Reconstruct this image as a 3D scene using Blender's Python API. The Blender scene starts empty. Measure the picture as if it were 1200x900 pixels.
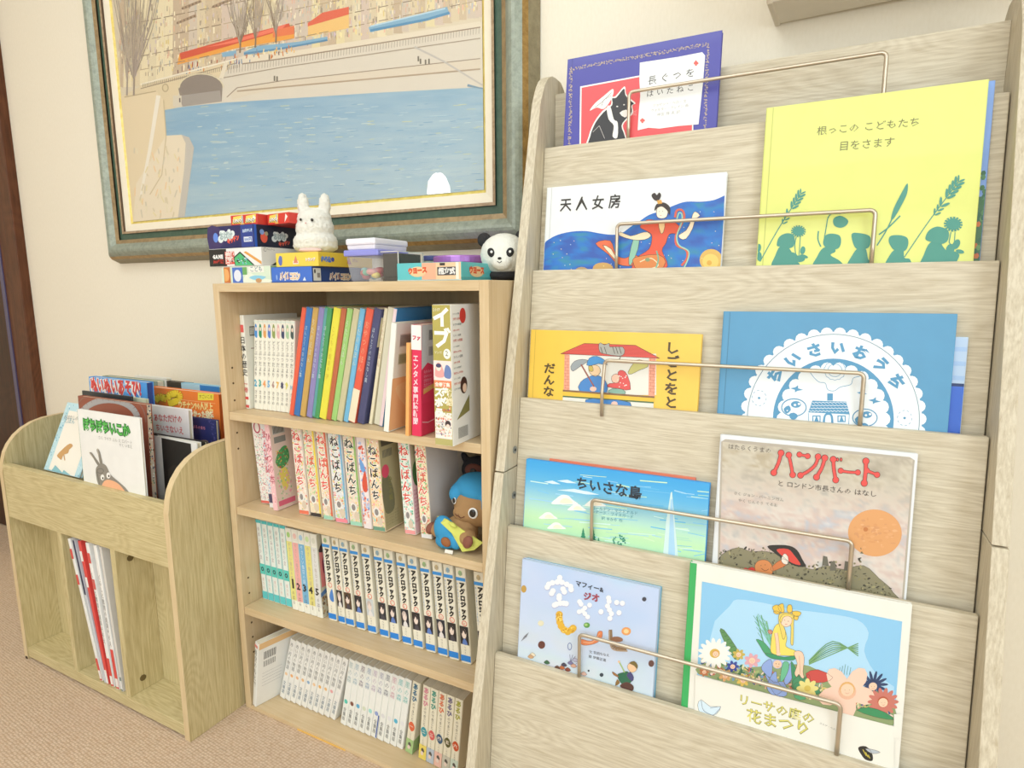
import bpy, bmesh, math, random
from mathutils import Vector, Matrix
random.seed(7)
C = bpy.context.scene
COL = C.collection
R = math.radians
# ---------------------------------------------------------------- camera (fitted to the photograph: 1200x900, focal length 711.7 px)
F_PX, YAW, PITCH, ROLL = 711.68, .4773, .1537, -.0052
EYE = Vector((1.0384, -1.0652, .8687))
_f = Vector((-math.sin(YAW)*math.cos(PITCH), math.cos(YAW)*math.cos(PITCH), -math.sin(PITCH)))
_r = Vector((math.cos(YAW), math.sin(YAW), 0)); _u = _r.cross(_f)
RGT = _r*math.cos(ROLL)+_u*math.sin(ROLL); UPV = -_r*math.sin(ROLL)+_u*math.cos(ROLL); FWD = _f
cd = bpy.data.cameras.new('camera'); cam = bpy.data.objects.new('camera', cd); COL.objects.link(cam)
cd.sensor_fit = 'HORIZONTAL'; cd.sensor_width = 36; cd.lens = 36*F_PX/1200; cd.clip_start = .02
cam.matrix_world = Matrix(((RGT.x, UPV.x, -FWD.x, EYE.x), (RGT.y, UPV.y, -FWD.y, EYE.y), (RGT.z, UPV.z, -FWD.z, EYE.z), (0, 0, 0, 1)))
C.camera = cam
def on_plane(u, v, p, n):
    """the point of the plane (p, n) that the photograph shows at pixel u, v"""
    d = FWD*F_PX+RGT*(u-600)-UPV*(v-450)
    return EYE+d*((Vector(p)-EYE).dot(n)/d.dot(n))
# ---------------------------------------------------------------- world, lights, exposure
w = bpy.data.worlds.new('daylight'); C.world = w; w.use_nodes = True
w.node_tree.nodes['Background'].inputs[0].default_value = (.93, .97, 1, 1)
w.node_tree.nodes['Background'].inputs[1].default_value = 1.0
C.view_settings.view_transform = 'Standard'; C.view_settings.look = 'None'; C.view_settings.gamma = 1
C.view_settings.exposure = -0.07
try:
    C.cycles.use_denoising = True; C.cycles.max_bounces = 8; C.cycles.diffuse_bounces = 5; C.cycles.glossy_bounces = 3
    C.cycles.transmission_bounces = 4; C.cycles.transparent_max_bounces = 12
except Exception: pass
def area(name, loc, rot, sx, sy, power, col):
    l = bpy.data.lights.new(name, 'AREA'); l.shape = 'RECTANGLE'; l.size = sx; l.size_y = sy; l.energy = power; l.color = col
    o = bpy.data.objects.new(name, l); o.location = loc; o.rotation_euler = rot; COL.objects.link(o); return o
area('ceiling_panel_light', (.1, -1.5, 2.42), (0, 0, 0), 1.3, .9, 20, (.77, .85, .90))
area('ceiling_panel_light', (1.2, -3.0, 2.42), (0, 0, 0), 1.2, .9, 18, (.78, .86, .93))
area('window_daylight', (2.55, -2.1, 1.45), (0, R(90), 0), 1.7, 1.5, 34, (.70, .85, 1))
area('window_daylight', (.8, -4.15, 1.45), (R(90), 0, 0), 2.6, 1.7, 36, (.76, .88, 1))
# ---------------------------------------------------------------- colours and materials
def rgb(h):
    h = h.lstrip('#'); c = [int(h[i:i+2], 16)/255 for i in (0, 2, 4)]
    return tuple(x/12.92 if x <= .04045 else ((x+.055)/1.055)**2.4 for x in c)+(1,)
_M = {}
def mat(hexc, rough=.55, metal=0, key='', spec=.5, bump=0, bscale=400, coat=0):
    k = (hexc, rough, metal, key, bump, bscale, coat)
    if k in _M: return _M[k]
    m = bpy.data.materials.new('surface_'+hexc.strip('#')); m.use_nodes = True; nt = m.node_tree; b = nt.nodes['Principled BSDF']
    N = nt.nodes.new; L = nt.links.new
    tc = N('ShaderNodeTexCoord'); no = N('ShaderNodeTexNoise'); no.inputs['Scale'].default_value = 35; no.inputs['Detail'].default_value = 3
    L(tc.outputs['Object'], no.inputs['Vector'])
    mx = N('ShaderNodeMixRGB'); c = rgb(hexc); mx.inputs[1].default_value = tuple(x*.94 for x in c[:3])+(1,); mx.inputs[2].default_value = tuple(min(1, x*1.05) for x in c[:3])+(1,)
    L(no.outputs['Fac'], mx.inputs[0]); L(mx.outputs[0], b.inputs['Base Color'])
    b.inputs['Roughness'].default_value = rough; b.inputs['Metallic'].default_value = metal; b.inputs['Specular IOR Level'].default_value = spec
    b.inputs['Coat Weight'].default_value = coat
    if bump:
        n2 = N('ShaderNodeTexNoise'); n2.inputs['Scale'].default_value = bscale; L(tc.outputs['Object'], n2.inputs['Vector'])
        bp = N('ShaderNodeBump'); bp.inputs['Strength'].default_value = bump; bp.inputs['Distance'].default_value = .002
        L(n2.outputs['Fac'], bp.inputs['Height']); L(bp.outputs[0], b.inputs['Normal'])
    _M[k] = m; return m
def wood(name, light, dark, axis, across=70, cath=1.0, rough=.5, contrast=1.0, along=9):
    m = bpy.data.materials.new(name); m.use_nodes = True; nt = m.node_tree; b = nt.nodes['Principled BSDF']; N = nt.nodes.new; L = nt.links.new
    tc = N('ShaderNodeTexCoord')
    def mapped(al, ac):
        mp = N('ShaderNodeMapping'); s = [ac, ac, ac]; s['xyz'.index(axis)] = al
        mp.inputs['Scale'].default_value = s; L(tc.outputs['Object'], mp.inputs['Vector']); return mp.outputs[0]
    n1 = N('ShaderNodeTexNoise'); n1.inputs['Scale'].default_value = 1; n1.inputs['Detail'].default_value = 5; n1.inputs['Roughness'].default_value = .65; n1.inputs['Distortion'].default_value = .35
    L(mapped(along, across*2.2), n1.inputs['Vector'])
    wv = N('ShaderNodeTexNoise'); wv.inputs['Scale'].default_value = 1; wv.inputs['Detail'].default_value = 1
    L(mapped(2.2, across*.085), wv.inputs['Vector']); wv.inputs['Distortion'].default_value = .6
    mul = N('ShaderNodeMath'); mul.operation = 'MULTIPLY'; mul.inputs[1].default_value = 26*cath; L(wv.outputs['Fac'], mul.inputs[0])
    fr = N('ShaderNodeMath'); fr.operation = 'PINGPONG'; fr.inputs[1].default_value = .5; L(mul.outputs[0], fr.inputs[0])
    sh = N('ShaderNodeMath'); sh.operation = 'MULTIPLY_ADD'; sh.inputs[1].default_value = .34*contrast; sh.inputs[2].default_value = 0; L(fr.outputs[0], sh.inputs[0])
    ad = N('ShaderNodeMath'); ad.operation = 'MULTIPLY_ADD'; ad.inputs[1].default_value = 1.15*contrast; L(n1.outputs['Fac'], ad.inputs[0]); L(sh.outputs[0], ad.inputs[2])
    rp = N('ShaderNodeValToRGB'); rp.color_ramp.elements[0].position = .30*contrast+.05; rp.color_ramp.elements[1].position = .84*contrast
    rp.color_ramp.elements[0].color = rgb(dark); rp.color_ramp.elements[1].color = rgb(light); L(ad.outputs[0], rp.inputs[0])
    big = N('ShaderNodeTexNoise'); big.inputs['Scale'].default_value = 3.5; L(tc.outputs['Object'], big.inputs['Vector'])
    mx = N('ShaderNodeMixRGB'); mx.blend_type = 'MULTIPLY'; mx.inputs[2].default_value = (.93, .91, .88, 1); L(big.outputs['Fac'], mx.inputs[0]); L(rp.outputs[0], mx.inputs[1])
    L(mx.outputs[0], b.inputs['Base Color']); b.inputs['Roughness'].default_value = rough; b.inputs['Specular IOR Level'].default_value = .35
    bp = N('ShaderNodeBump'); bp.inputs['Strength'].default_value = .12; bp.inputs['Distance'].default_value = .001; L(n1.outputs['Fac'], bp.inputs['Height']); L(bp.outputs[0], b.inputs['Normal'])
    return m
RACK_L, RACK_D = '#dbd2bc', '#bdb096'
W_rack_x = wood('washed_oak_grain_across', RACK_L, RACK_D, 'x', 190, .8, .5, .62, 22)
W_rack_z = wood('washed_oak_grain_upright', RACK_L, RACK_D, 'z', 190, .7, .5, .62, 22)
W_case_x = wood('beech_grain_across', '#dcc59f', '#cfb48a', 'x', 90, .4, .45, .8)
W_case_z = wood('beech_grain_upright', '#dcc59f', '#cfb48a', 'z', 90, .4, .45, .8)
W_bin_x = wood('green_oak_grain_across', '#d8ca9c', '#b7a574', 'x', 170, 1.1, .5, .85, 16)
W_bin_z = wood('green_oak_grain_upright', '#d8ca9c', '#b7a574', 'z', 170, 1.1, .5, .85, 16)
W_edge = wood('pale_edge_band', '#e0cba2', '#d4bb90', 'z', 50, .2, .5, .5)
W_door = wood('dark_walnut', '#6b3f26', '#45250f', 'z', 50, .6, .4)
def ink_material():
    m = bpy.data.materials.new('printed_ink'); m.use_nodes = True; nt = m.node_tree; b = nt.nodes['Principled BSDF']
    a = nt.nodes.new('ShaderNodeAttribute'); a.attribute_name = 'ink'; nt.links.new(a.outputs['Color'], b.inputs['Base Color'])
    b.inputs['Roughness'].default_value = .42; return m
INK = ink_material()
def fancy(name, build):
    m = bpy.data.materials.new(name); m.use_nodes = True; nt = m.node_tree; build(nt, nt.nodes['Principled BSDF']); return m
def _wall(nt, b):
    N = nt.nodes.new; L = nt.links.new; tc = N('ShaderNodeTexCoord')
    mp = N('ShaderNodeMapping'); mp.inputs['Scale'].default_value = (260, 260, 90); L(tc.outputs['Object'], mp.inputs['Vector'])
    n = N('ShaderNodeTexNoise'); n.inputs['Scale'].default_value = 1; n.inputs['Detail'].default_value = 3; L(mp.outputs[0], n.inputs['Vector'])
    mx = N('ShaderNodeMixRGB'); mx.inputs[1].default_value = rgb('#ebe2cd'); mx.inputs[2].default_value = rgb('#f4ecda'); L(n.outputs['Fac'], mx.inputs[0]); L(mx.outputs[0], b.inputs['Base Color'])
    bp = N('ShaderNodeBump'); bp.inputs['Strength'].default_value = .15; bp.inputs['Distance'].default_value = .001; L(n.outputs['Fac'], bp.inputs['Height']); L(bp.outputs[0], b.inputs['Normal'])
    b.inputs['Roughness'].default_value = .85
M_wall = fancy('wallpaper', _wall)
def _carpet(nt, b):
    N = nt.nodes.new; L = nt.links.new; tc = N('ShaderNodeTexCoord')
    mp = N('ShaderNodeMapping'); mp.inputs['Scale'].default_value = (150, 190, 1); mp.inputs['Rotation'].default_value = (0, 0, .1); L(tc.outputs['Object'], mp.inputs['Vector'])
    v = N('ShaderNodeTexVoronoi'); v.inputs['Scale'].default_value = 1; v.inputs['Randomness'].default_value = .35; L(mp.outputs[0], v.inputs['Vector'])
    n = N('ShaderNodeTexNoise'); n.inputs['Scale'].default_value = 60; n.inputs['Detail'].default_value = 4; L(tc.outputs['Object'], n.inputs['Vector'])
    r = N('ShaderNodeValToRGB'); r.color_ramp.elements[0].position = .1; r.color_ramp.elements[1].position = .75
    r.color_ramp.elements[0].color = rgb('#e6d3bd'); r.color_ramp.elements[1].color = rgb('#c6ad93'); L(v.outputs['Distance'], r.inputs[0])
    mx = N('ShaderNodeMixRGB'); mx.blend_type = 'MULTIPLY'; mx.inputs[2].default_value = rgb('#efe3d8'); L(n.outputs['Fac'], mx.inputs[0]); L(r.outputs[0], mx.inputs[1]); L(mx.outputs[0], b.inputs['Base Color'])
    bp = N('ShaderNodeBump'); bp.invert = True; bp.inputs['Strength'].default_value = .5; bp.inputs['Distance'].default_value = .003; L(v.outputs['Distance'], bp.inputs['Height']); L(bp.outputs[0], b.inputs['Normal'])
    b.inputs['Roughness'].default_value = .95; b.inputs['Specular IOR Level'].default_value = .1
M_carpet = fancy('loop_carpet', _carpet)
def _pages(nt, b):
    N = nt.nodes.new; L = nt.links.new; tc = N('ShaderNodeTexCoord'); mp = N('ShaderNodeMapping'); mp.inputs['Scale'].default_value = (1600, 3, 3); L(tc.outputs['Object'], mp.inputs['Vector'])
    n = N('ShaderNodeTexNoise'); n.inputs['Scale'].default_value = 1; L(mp.outputs[0], n.inputs['Vector'])
    mx = N('ShaderNodeMixRGB'); mx.inputs[1].default_value = rgb('#cdc3a6'); mx.inputs[2].default_value = rgb('#f2ecd8'); L(n.outputs['Fac'], mx.inputs[0]); L(mx.outputs[0], b.inputs['Base Color']); b.inputs['Roughness'].default_value = .9
M_pages = fancy('page_edges', _pages)
def clear(name, hexc, alpha, rough=.15):
    def f(nt, b):
        b.inputs['Base Color'].default_value = rgb(hexc); b.inputs['Roughness'].default_value = rough; b.inputs['Alpha'].default_value = alpha
        n = nt.nodes.new('ShaderNodeTexNoise'); n.inputs['Scale'].default_value = 90
        r = nt.nodes.new('ShaderNodeMath'); r.operation = 'MULTIPLY_ADD'; r.inputs[1].default_value = .1; r.inputs[2].default_value = rough; nt.links.new(n.outputs['Fac'], r.inputs[0]); nt.links.new(r.outputs[0], b.inputs['Roughness'])
    return fancy(name, f)
# ---------------------------------------------------------------- objects
def link(name, mesh, parent=None):
    o = bpy.data.objects.new(name, mesh); COL.objects.link(o)
    if parent: o.parent = parent
    return o
def meshobj(name, verts, faces, m, parent=None, smooth=False, bevel=0, mats=None, fm=None):
    me = bpy.data.meshes.new(name); me.from_pydata([tuple(v) for v in verts], [], faces); me.validate()
    bm = bmesh.new(); bm.from_mesh(me); bmesh.ops.recalc_face_normals(bm, faces=bm.faces); bm.to_mesh(me); bm.free()
    for x in (mats or [m]): me.materials.append(x)
    if fm and len(fm) == len(me.polygons): me.polygons.foreach_set('material_index', fm)
    if smooth: me.polygons.foreach_set('use_smooth', [True]*len(me.polygons))
    o = link(name, me, parent)
    if bevel:
        b = o.modifiers.new('edge', 'BEVEL'); b.width = bevel; b.segments = 2; b.limit_method = 'ANGLE'; b.angle_limit = R(40)
    return o
BF = [(0, 3, 2, 1), (4, 5, 6, 7), (0, 1, 5, 4), (1, 2, 6, 5), (2, 3, 7, 6), (3, 0, 4, 7)]
def boxv(x0, x1, y0, y1, z0, z1): return [(x0, y0, z0), (x1, y0, z0), (x1, y1, z0), (x0, y1, z0), (x0, y0, z1), (x1, y0, z1), (x1, y1, z1), (x0, y1, z1)]
def box(name, x0, x1, y0, y1, z0, z1, m, parent=None, bevel=.0008): return meshobj(name, boxv(x0, x1, y0, y1, z0, z1), BF, m, parent, bevel=bevel)
def boxes(name, lst, m, parent=None, bevel=0):
    V, F = [], []
    for b in lst: n = len(V); V += boxv(*b); F += [tuple(i+n for i in f) for f in BF]
    return meshobj(name, V, F, m, parent, bevel=bevel)
def prism(name, poly, axis, a, b, m, parent=None, bevel=0, smooth=False):
    """poly: outline in the two other axes, extruded along axis from a to b"""
    k = 'xyz'.index(axis); V = []
    for t in (a, b):
        for p in poly: q = list(p); q.insert(k, t); V.append(q)
    n = len(poly); F = [tuple(range(n)), tuple(range(2*n-1, n-1, -1))]+[(i, (i+1) % n, n+(i+1) % n, n+i) for i in range(n)]
    return meshobj(name, V, F, m, parent, bevel=bevel, smooth=smooth)
def empty(name, loc, label, cat, group=None, rot=(0, 0, 0)):
    o = bpy.data.objects.new(name, None); o.empty_display_size = .05; o.location = loc; o.rotation_euler = rot; COL.objects.link(o)
    o['label'] = label; o['category'] = cat
    if group: o['group'] = group
    return o
def struct(o): o['kind'] = 'structure'; return o
def tube(name, pts, r, m, parent=None, seg=10):
    bm = bmesh.new(); rings = []; P = [Vector(p) for p in pts]
    for i, p in enumerate(P):
        d = ((P[min(i+1, len(P)-1)]-p).normalized()+(p-P[max(i-1, 0)]).normalized()).normalized()
        a = d.cross(Vector((0, 1, .13))).normalized(); b = d.cross(a)
        rings.append([bm.verts.new(p+(a*math.cos(2*math.pi*k/seg)+b*math.sin(2*math.pi*k/seg))*r) for k in range(seg)])
    for A, B in zip(rings, rings[1:]):
        for k in range(seg): bm.faces.new((A[k], A[(k+1) % seg], B[(k+1) % seg], B[k]))
    bm.faces.new(rings[0]); bm.faces.new(rings[-1][::-1]); bmesh.ops.recalc_face_normals(bm, faces=bm.faces)
    me = bpy.data.meshes.new(name); bm.to_mesh(me); bm.free(); me.materials.append(m); me.polygons.foreach_set('use_smooth', [True]*len(me.polygons))
    return link(name, me, parent)
def disc(name, c, r, axis, t, m, parent=None, n=16, bevel=0):
    poly = [(c[0]+r*math.cos(2*math.pi*i/n), c[1]+r*math.sin(2*math.pi*i/n)) for i in range(n)]
    return prism(name, poly, axis, t[0], t[1], m, parent, bevel)
def ball(name, c, rad, m, parent=None, rot=(0, 0, 0), seg=20):
    bm = bmesh.new(); bmesh.ops.create_uvsphere(bm, u_segments=seg, v_segments=seg//2+2, radius=1)
    bmesh.ops.transform(bm, matrix=Matrix.Translation(c) @ Matrix.Rotation(rot[2], 4, 'Z') @ Matrix.Rotation(rot[1], 4, 'Y') @ Matrix.Rotation(rot[0], 4, 'X') @ Matrix.Diagonal((*rad, 1)), verts=bm.verts)
    me = bpy.data.meshes.new(name); bm.to_mesh(me); bm.free(); me.materials.append(m); me.polygons.foreach_set('use_smooth', [True]*len(me.polygons))
    return link(name, me, parent)
def soft(name, blobs, m, parent=None, voxel=.0025, fluff=0, fscale=.008):
    """one continuous body grown from overlapping ellipsoids"""
    bm = bmesh.new()
    for b in blobs:
        c, rad = b[0], b[1]; rot = b[2] if len(b) > 2 else (0, 0, 0)
        r = bmesh.ops.create_uvsphere(bm, u_segments=20, v_segments=12, radius=1)
        bmesh.ops.transform(bm, matrix=Matrix.Translation(c) @ Matrix.Rotation(rot[2], 4, 'Z') @ Matrix.Rotation(rot[1], 4, 'Y') @ Matrix.Rotation(rot[0], 4, 'X') @ Matrix.Diagonal((*rad, 1)), verts=r['verts'])
    me = bpy.data.meshes.new(name); bm.to_mesh(me); bm.free(); me.materials.append(m)
    o = link(name, me, parent)
    k = o.modifiers.new('one_skin', 'REMESH'); k.mode = 'VOXEL'; k.voxel_size = voxel; k.use_smooth_shade = True
    s = o.modifiers.new('soften', 'SMOOTH'); s.iterations = 4; s.factor = .5
    if fluff:
        t = bpy.data.textures.new(name+'_pile', 'CLOUDS'); t.noise_scale = fscale; t.noise_depth = 2
        d = o.modifiers.new('pile', 'DISPLACE'); d.texture = t; d.strength = fluff; d.texture_coords = 'LOCAL'
    return o
# ---------------------------------------------------------------- flat print: coloured shapes and lettering on a cover
_G = {}
def glyph(ch, bold):
    k = (ch, bold)
    if k not in _G:
        c = bpy.data.curves.new('glyph', 'FONT'); c.body = ch; c.resolution_u = 1; c.offset = bold
        o = bpy.data.objects.new('glyph', c); me = o.to_mesh()
        V = [(v.co.x, v.co.y) for v in me.vertices]; F = [tuple(p.vertices) for p in me.polygons]
        o.to_mesh_clear(); bpy.data.objects.remove(o); bpy.data.curves.remove(c)
        wdt = 1.0 if ord(ch) > 0x2000 else ((max([v[0] for v in V])+.09) if V else .35)
        _G[k] = (V, F, wdt)
    return _G[k]
def smooth_loop(P, n=4, closed=True):
    out = []; m = len(P); rng = range(m if closed else m-1)
    for i in rng:
        p = [P[(i+j-1) % m] if closed else P[min(max(i+j-1, 0), m-1)] for j in range(4)]
        for k in range(n):
            t = k/n
            out.append(tuple(.5*((2*p[1][a])+(-p[0][a]+p[2][a])*t+(2*p[0][a]-5*p[1][a]+4*p[2][a]-p[3][a])*t*t+(-p[0][a]+3*p[1][a]-3*p[2][a]+p[3][a])*t**3) for a in (0, 1)))
    if not closed: out.append(P[-1])
    return out
def vnoise(x, y, sd=0):
    def h(i, j): return math.modf(abs(math.sin(i*127.1+j*311.7+sd*74.7)*43758.5453))[0]
    i, j = math.floor(x), math.floor(y); a, b = x-i, y-j; a = a*a*(3-2*a); b = b*b*(3-2*b)
    return (h(i, j)*(1-a)+h(i+1, j)*a)*(1-b)+(h(i, j+1)*(1-a)+h(i+1, j+1)*a)*b
def ramp(cols, t):
    t = min(max(t, 0), .9999)*(len(cols)-1); i = int(t); a, b = rgb(cols[i]), rgb(cols[i+1]); t -= i
    return tuple(a[k]*(1-t)+b[k]*t for k in range(3))+(1,)
class Print:
    """flat artwork; T maps input coordinates to the surface (u, v) in metres"""
    def __init__(s, T=None): s.V, s.F, s.K, s.T, s.n = [], [], [], T or (lambda a, b: (a, b)), 0
    def off(s, lvl): s.n += 1; return .00015+lvl*.00011+(s.n % 50)*.0000021
    def raw(s, pts, col, lvl, o=None):
        o = s.off(lvl) if o is None else o; b = len(s.V); s.V += [(p[0], p[1], o) for p in pts]; s.F.append(tuple(range(b, b+len(pts)))); s.K += [rgb(col)]*len(pts)
    def poly(s, pts, col, lvl=0): s.raw([s.T(*p) for p in pts], col, lvl)
    ol = None
    def blob(s, pts, col, lvl=0, n=4):
        q = smooth_loop(pts, n); s.poly(q, col, lvl)
        if s.ol and len(pts) > 3: s.line(q+[q[0]], s.ol[1], s.ol[0], lvl+.4)
    def rect(s, x0, y0, x1, y1, col, lvl=0): s.poly([(x0, y0), (x1, y0), (x1, y1), (x0, y1)], col, lvl)
    def ell(s, cx, cy, rx, ry, col, lvl=0, n=20, a=0):
        ca, sa = math.cos(a), math.sin(a)
        s.poly([(cx+rx*math.cos(t)*ca-ry*math.sin(t)*sa, cy+rx*math.cos(t)*sa+ry*math.sin(t)*ca) for t in [2*math.pi*i/n for i in range(n)]], col, lvl)
    def grad(s, f, col, nx, ny, lvl=0):
        """smoothly shaded panel: f(a, b) gives the place, col(a, b) the colour, both for a, b in 0..1"""
        o = s.off(lvl)
        for i in range(nx):
            for j in range(ny):
                q = [(i/nx, j/ny), ((i+1)/nx, j/ny), ((i+1)/nx, (j+1)/ny), (i/nx, (j+1)/ny)]; b = len(s.V)
                for a in q: p = s.T(*f(*a)); s.V.append((p[0], p[1], o)); s.K.append(col(*a))
                s.F.append((b, b+1, b+2, b+3))
    def ring(s, cx, cy, rx, ry, w, col, lvl=0, n=40):
        o = s.off(lvl)
        for i in range(n):
            a, b = 2*math.pi*i/n, 2*math.pi*(i+1)/n; q = []
            for t, k in ((a, 0), (b, 0), (b, w), (a, w)): q.append(s.T(cx+(rx-k)*math.cos(t), cy+(ry-k)*math.sin(t)))
            s.raw(q, col, lvl, o)
    def line(s, pts, w, col, lvl=0, curve=False, w1=None):
        P = smooth_loop(pts, 4, False) if curve else pts; o = s.off(lvl); m = len(P)
        for i in range(m-1):
            (x0, y0), (x1, y1) = P[i], P[i+1]; d = math.hypot(x1-x0, y1-y0) or 1; nx, ny = -(y1-y0)/d, (x1-x0)/d
            a = w/2 if w1 is None else (w+(w1-w)*i/(m-1))/2; b = w/2 if w1 is None else (w+(w1-w)*(i+1)/(m-1))/2
            s.raw([s.T(x0+nx*a, y0+ny*a), s.T(x1+nx*b, y1+ny*b), s.T(x1-nx*b, y1-ny*b), s.T(x0-nx*a, y0-ny*a)], col, lvl, o)
    def _g(s, ch, bold, ox, oy, sx, sy, ca, sa, col, o):
        V, F, wd = glyph(ch, bold); b = len(s.V)
        for x, y in V: X, Y = x*sx, y*sy; s.V.append((ox+X*ca-Y*sa, oy+X*sa+Y*ca, o))
        s.F += [tuple(i+b for i in f) for f in F]; s.K += [rgb(col)]*len(V)
    def text(s, t, p0, p1, col, lvl=3, bold=0, asp=1.0):
        """a line of writing whose baseline runs from p0 to p1"""
        a, b = s.T(*p0), s.T(*p1); L = math.hypot(b[0]-a[0], b[1]-a[1]); ang = math.atan2(b[1]-a[1], b[0]-a[0])
        W = sum(glyph(c, bold)[2] for c in t); k = L/W; x = 0; o = s.off(lvl); ca, sa = math.cos(ang), math.sin(ang)
        for c in t: s._g(c, bold, a[0]+x*ca, a[1]+x*sa, k, k*asp, ca, sa, col, o); x += glyph(c, bold)[2]*k
    def vtext(s, t, p0, p1, col, lvl=3, bold=0, wid=1.0):
        """upright column of characters, centre top p0 to centre bottom p1"""
        a, b = s.T(*p0), s.T(*p1); n = len(t); dx, dy = (b[0]-a[0])/n, (b[1]-a[1])/n; k = math.hypot(dx, dy)/1.04; o = s.off(lvl)
        for i, c in enumerate(t):
            if c == ' ': continue
            W = glyph(c, bold)[2]
            s._g(c, bold, a[0]+dx*(i+.5)-W*k*wid/2, a[1]+dy*(i+.5)-k*.36, k*wid, k, 1, 0, col, o)
    def build(s, name, parent, o=(0, 0, 0), ux=(1, 0, 0), uz=(0, 0, 1), n=(0, -1, 0)):
        o, ux, uz, n = map(Vector, (o, ux, uz, n)); me = bpy.data.meshes.new(name)
        me.from_pydata([tuple(o+ux*a+uz*b+n*c) for a, b, c in s.V], [], s.F)
        at = me.color_attributes.new('ink', 'FLOAT_COLOR', 'POINT'); at.data.foreach_set('color', [x for k in s.K for x in k])
        me.materials.append(INK); return link(name, me, parent)
# ================================================================ the room
struct(box('floor', -3, 2.6, -4.2, .1, -.05, 0, M_carpet, bevel=0))
struct(box('wall_back', -3, 2.6, 0, .1, 0, 2.45, M_wall, bevel=0))
struct(box('wall_right', 2.6, 2.7, -4.2, .1, 0, 2.45, M_wall, bevel=0))
struct(box('wall_left', -3.1, -3, -4.2, .1, 0, 2.45, M_wall, bevel=0))
struct(box('wall_front', -3, 2.6, -4.3, -4.2, 0, 2.45, M_wall, bevel=0))
struct(box('ceiling', -3, 2.6, -4.2, .1, 2.45, 2.5, mat('#f4f1e8', .9), bevel=0))
struct(box('baseboard_back', -1.26, -.66, -.008, 0, 0, .06, mat('#e6dcc6', .6), bevel=.001))
# door at the far left, dark brown with its frame
dr = bpy.data.objects.new('door_1', None); COL.objects.link(dr); dr.location = (-1.28, 0, 0); dr['kind'] = 'structure'; dr['label'] = 'dark brown wooden door and frame at the far left'
def dmesh(n, *a, **k): o = box(n, *a, **k); o.parent = dr; return o
dmesh('frame_post', -.055, 0, -.028, 0, 0, 2.06, W_door, bevel=.002)
dmesh('frame_post', -.075, -.055, -.02, 0, 0, 2.06, wood('walnut_rebate', '#54301c', '#3a1f10', 'z', 50, .4, .4), bevel=.001)
dmesh('frame_head', -.9, 0, -.028, 0, 2.06, 2.12, W_door, bevel=.002)
dmesh('weather_strip', -.165, -.145, -.012, 0, 0, 2.05, mat('#5b5474', .3, .2), bevel=.001)
dmesh('door_panel', -.145, -.075, -.008, 0, 0.005, 2.05, W_door, bevel=.001)
dmesh('door_panel', -.9, -.165, -.009, 0, 0.005, 2.05, wood('walnut_leaf', '#4a2a1a', '#2c170d', 'z', 40, .6, .4), bevel=.001)
q = on_plane(20, 329, (0, -.012, 0), (0, 1, 0)); dmesh('strike_plate', q.x+1.28-.007, q.x+1.28+.007, -.022, -.016, q.z-.01, q.z+.01, mat('#b9b4a8', .35, .8), bevel=.001)
# ================================================================ framed painting
PX0, PX1, PZ0, PZ1 = -.667, .440, 1.058, 1.80
pt = empty('framed_painting', (-.11, -.003, 1.4), 'large river painting in a wide grey green and gold frame above the bookcase', 'painting')
def ring4(name, off0, off1, y0, y1, m, rnd=0):
    """mitred moulding between two rectangles around the picture"""
    V, F = [], []; steps = [(off0, y0), (off1, y1)]
    if rnd: steps = [(off0+(off1-off0)*t, y0+(y1-y0)*t-rnd*math.sin(math.pi*t)) for t in [i/6 for i in range(7)]]
    for o, y in steps:
        V += [(PX0-o+.11, y+.003, PZ0-o-1.4), (PX1+o+.11, y+.003, PZ0-o-1.4), (PX1+o+.11, y+.003, PZ1+o-1.4), (PX0-o+.11, y+.003, PZ1+o-1.4)]
    for s in range(len(steps)-1):
        for i in range(4): F.append((4*s+i, 4*s+(i+1) % 4, 4*s+4+(i+1) % 4, 4*s+4+i))
    return meshobj(name, V, F, m, pt)
def streaky(nm, a, b, rough=.4, metal=.0):
    def f(nt, bs):
        N = nt.nodes.new; L = nt.links.new; tc = N('ShaderNodeTexCoord'); mp = N('ShaderNodeMapping'); mp.inputs['Scale'].default_value = (70, 70, 70); L(tc.outputs['Object'], mp.inputs['Vector'])
        n = N('ShaderNodeTexNoise'); n.inputs['Scale'].default_value = 1; n.inputs['Detail'].default_value = 8; n.inputs['Distortion'].default_value = .2; n.inputs['Roughness'].default_value = .75; L(mp.outputs[0], n.inputs['Vector'])
        r = N('ShaderNodeValToRGB'); r.color_ramp.elements[0].position = .35; r.color_ramp.elements[1].position = .65; r.color_ramp.elements[0].color = rgb(a); r.color_ramp.elements[1].color = rgb(b)
        L(n.outputs['Fac'], r.inputs[0]); L(r.outputs[0], bs.inputs['Base Color']); bs.inputs['Roughness'].default_value = rough; bs.inputs['Metallic'].default_value = metal
    return fancy(nm, f)
gold = streaky('old_gold', '#8a6b3a', '#b89558', .35, .3)
box('backing_board', PX0+.11-.08, PX1+.11+.08, -.014, .001, PZ0-1.4-.08, PZ1-1.4+.08, mat('#7a6b50'), pt, 0)
ring4('gold_fillet', 0, .006, -.019, -.023, streaky('bright_gold', '#d9bd55', '#f0de86', .35, .15))
ring4('cream_slip', .006, .026, -.023, -.027, mat('#f0e6cf', .7, bump=.2))
ring4('inner_bead', .026, .032, -.033, -.034, streaky('brown_bead', '#8d7358', '#b9a183', .4))
ring4('bead_side', .026, .0262, -.027, -.033, mat('#5c4632', .5))
ring4('green_band', .032, .048, -.029, -.030, streaky('forest_green', '#3c5444', '#4b6553', .45))
ring4('band_side', .032, .0322, -.034, -.029, mat('#2e3a2e', .5))
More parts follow.
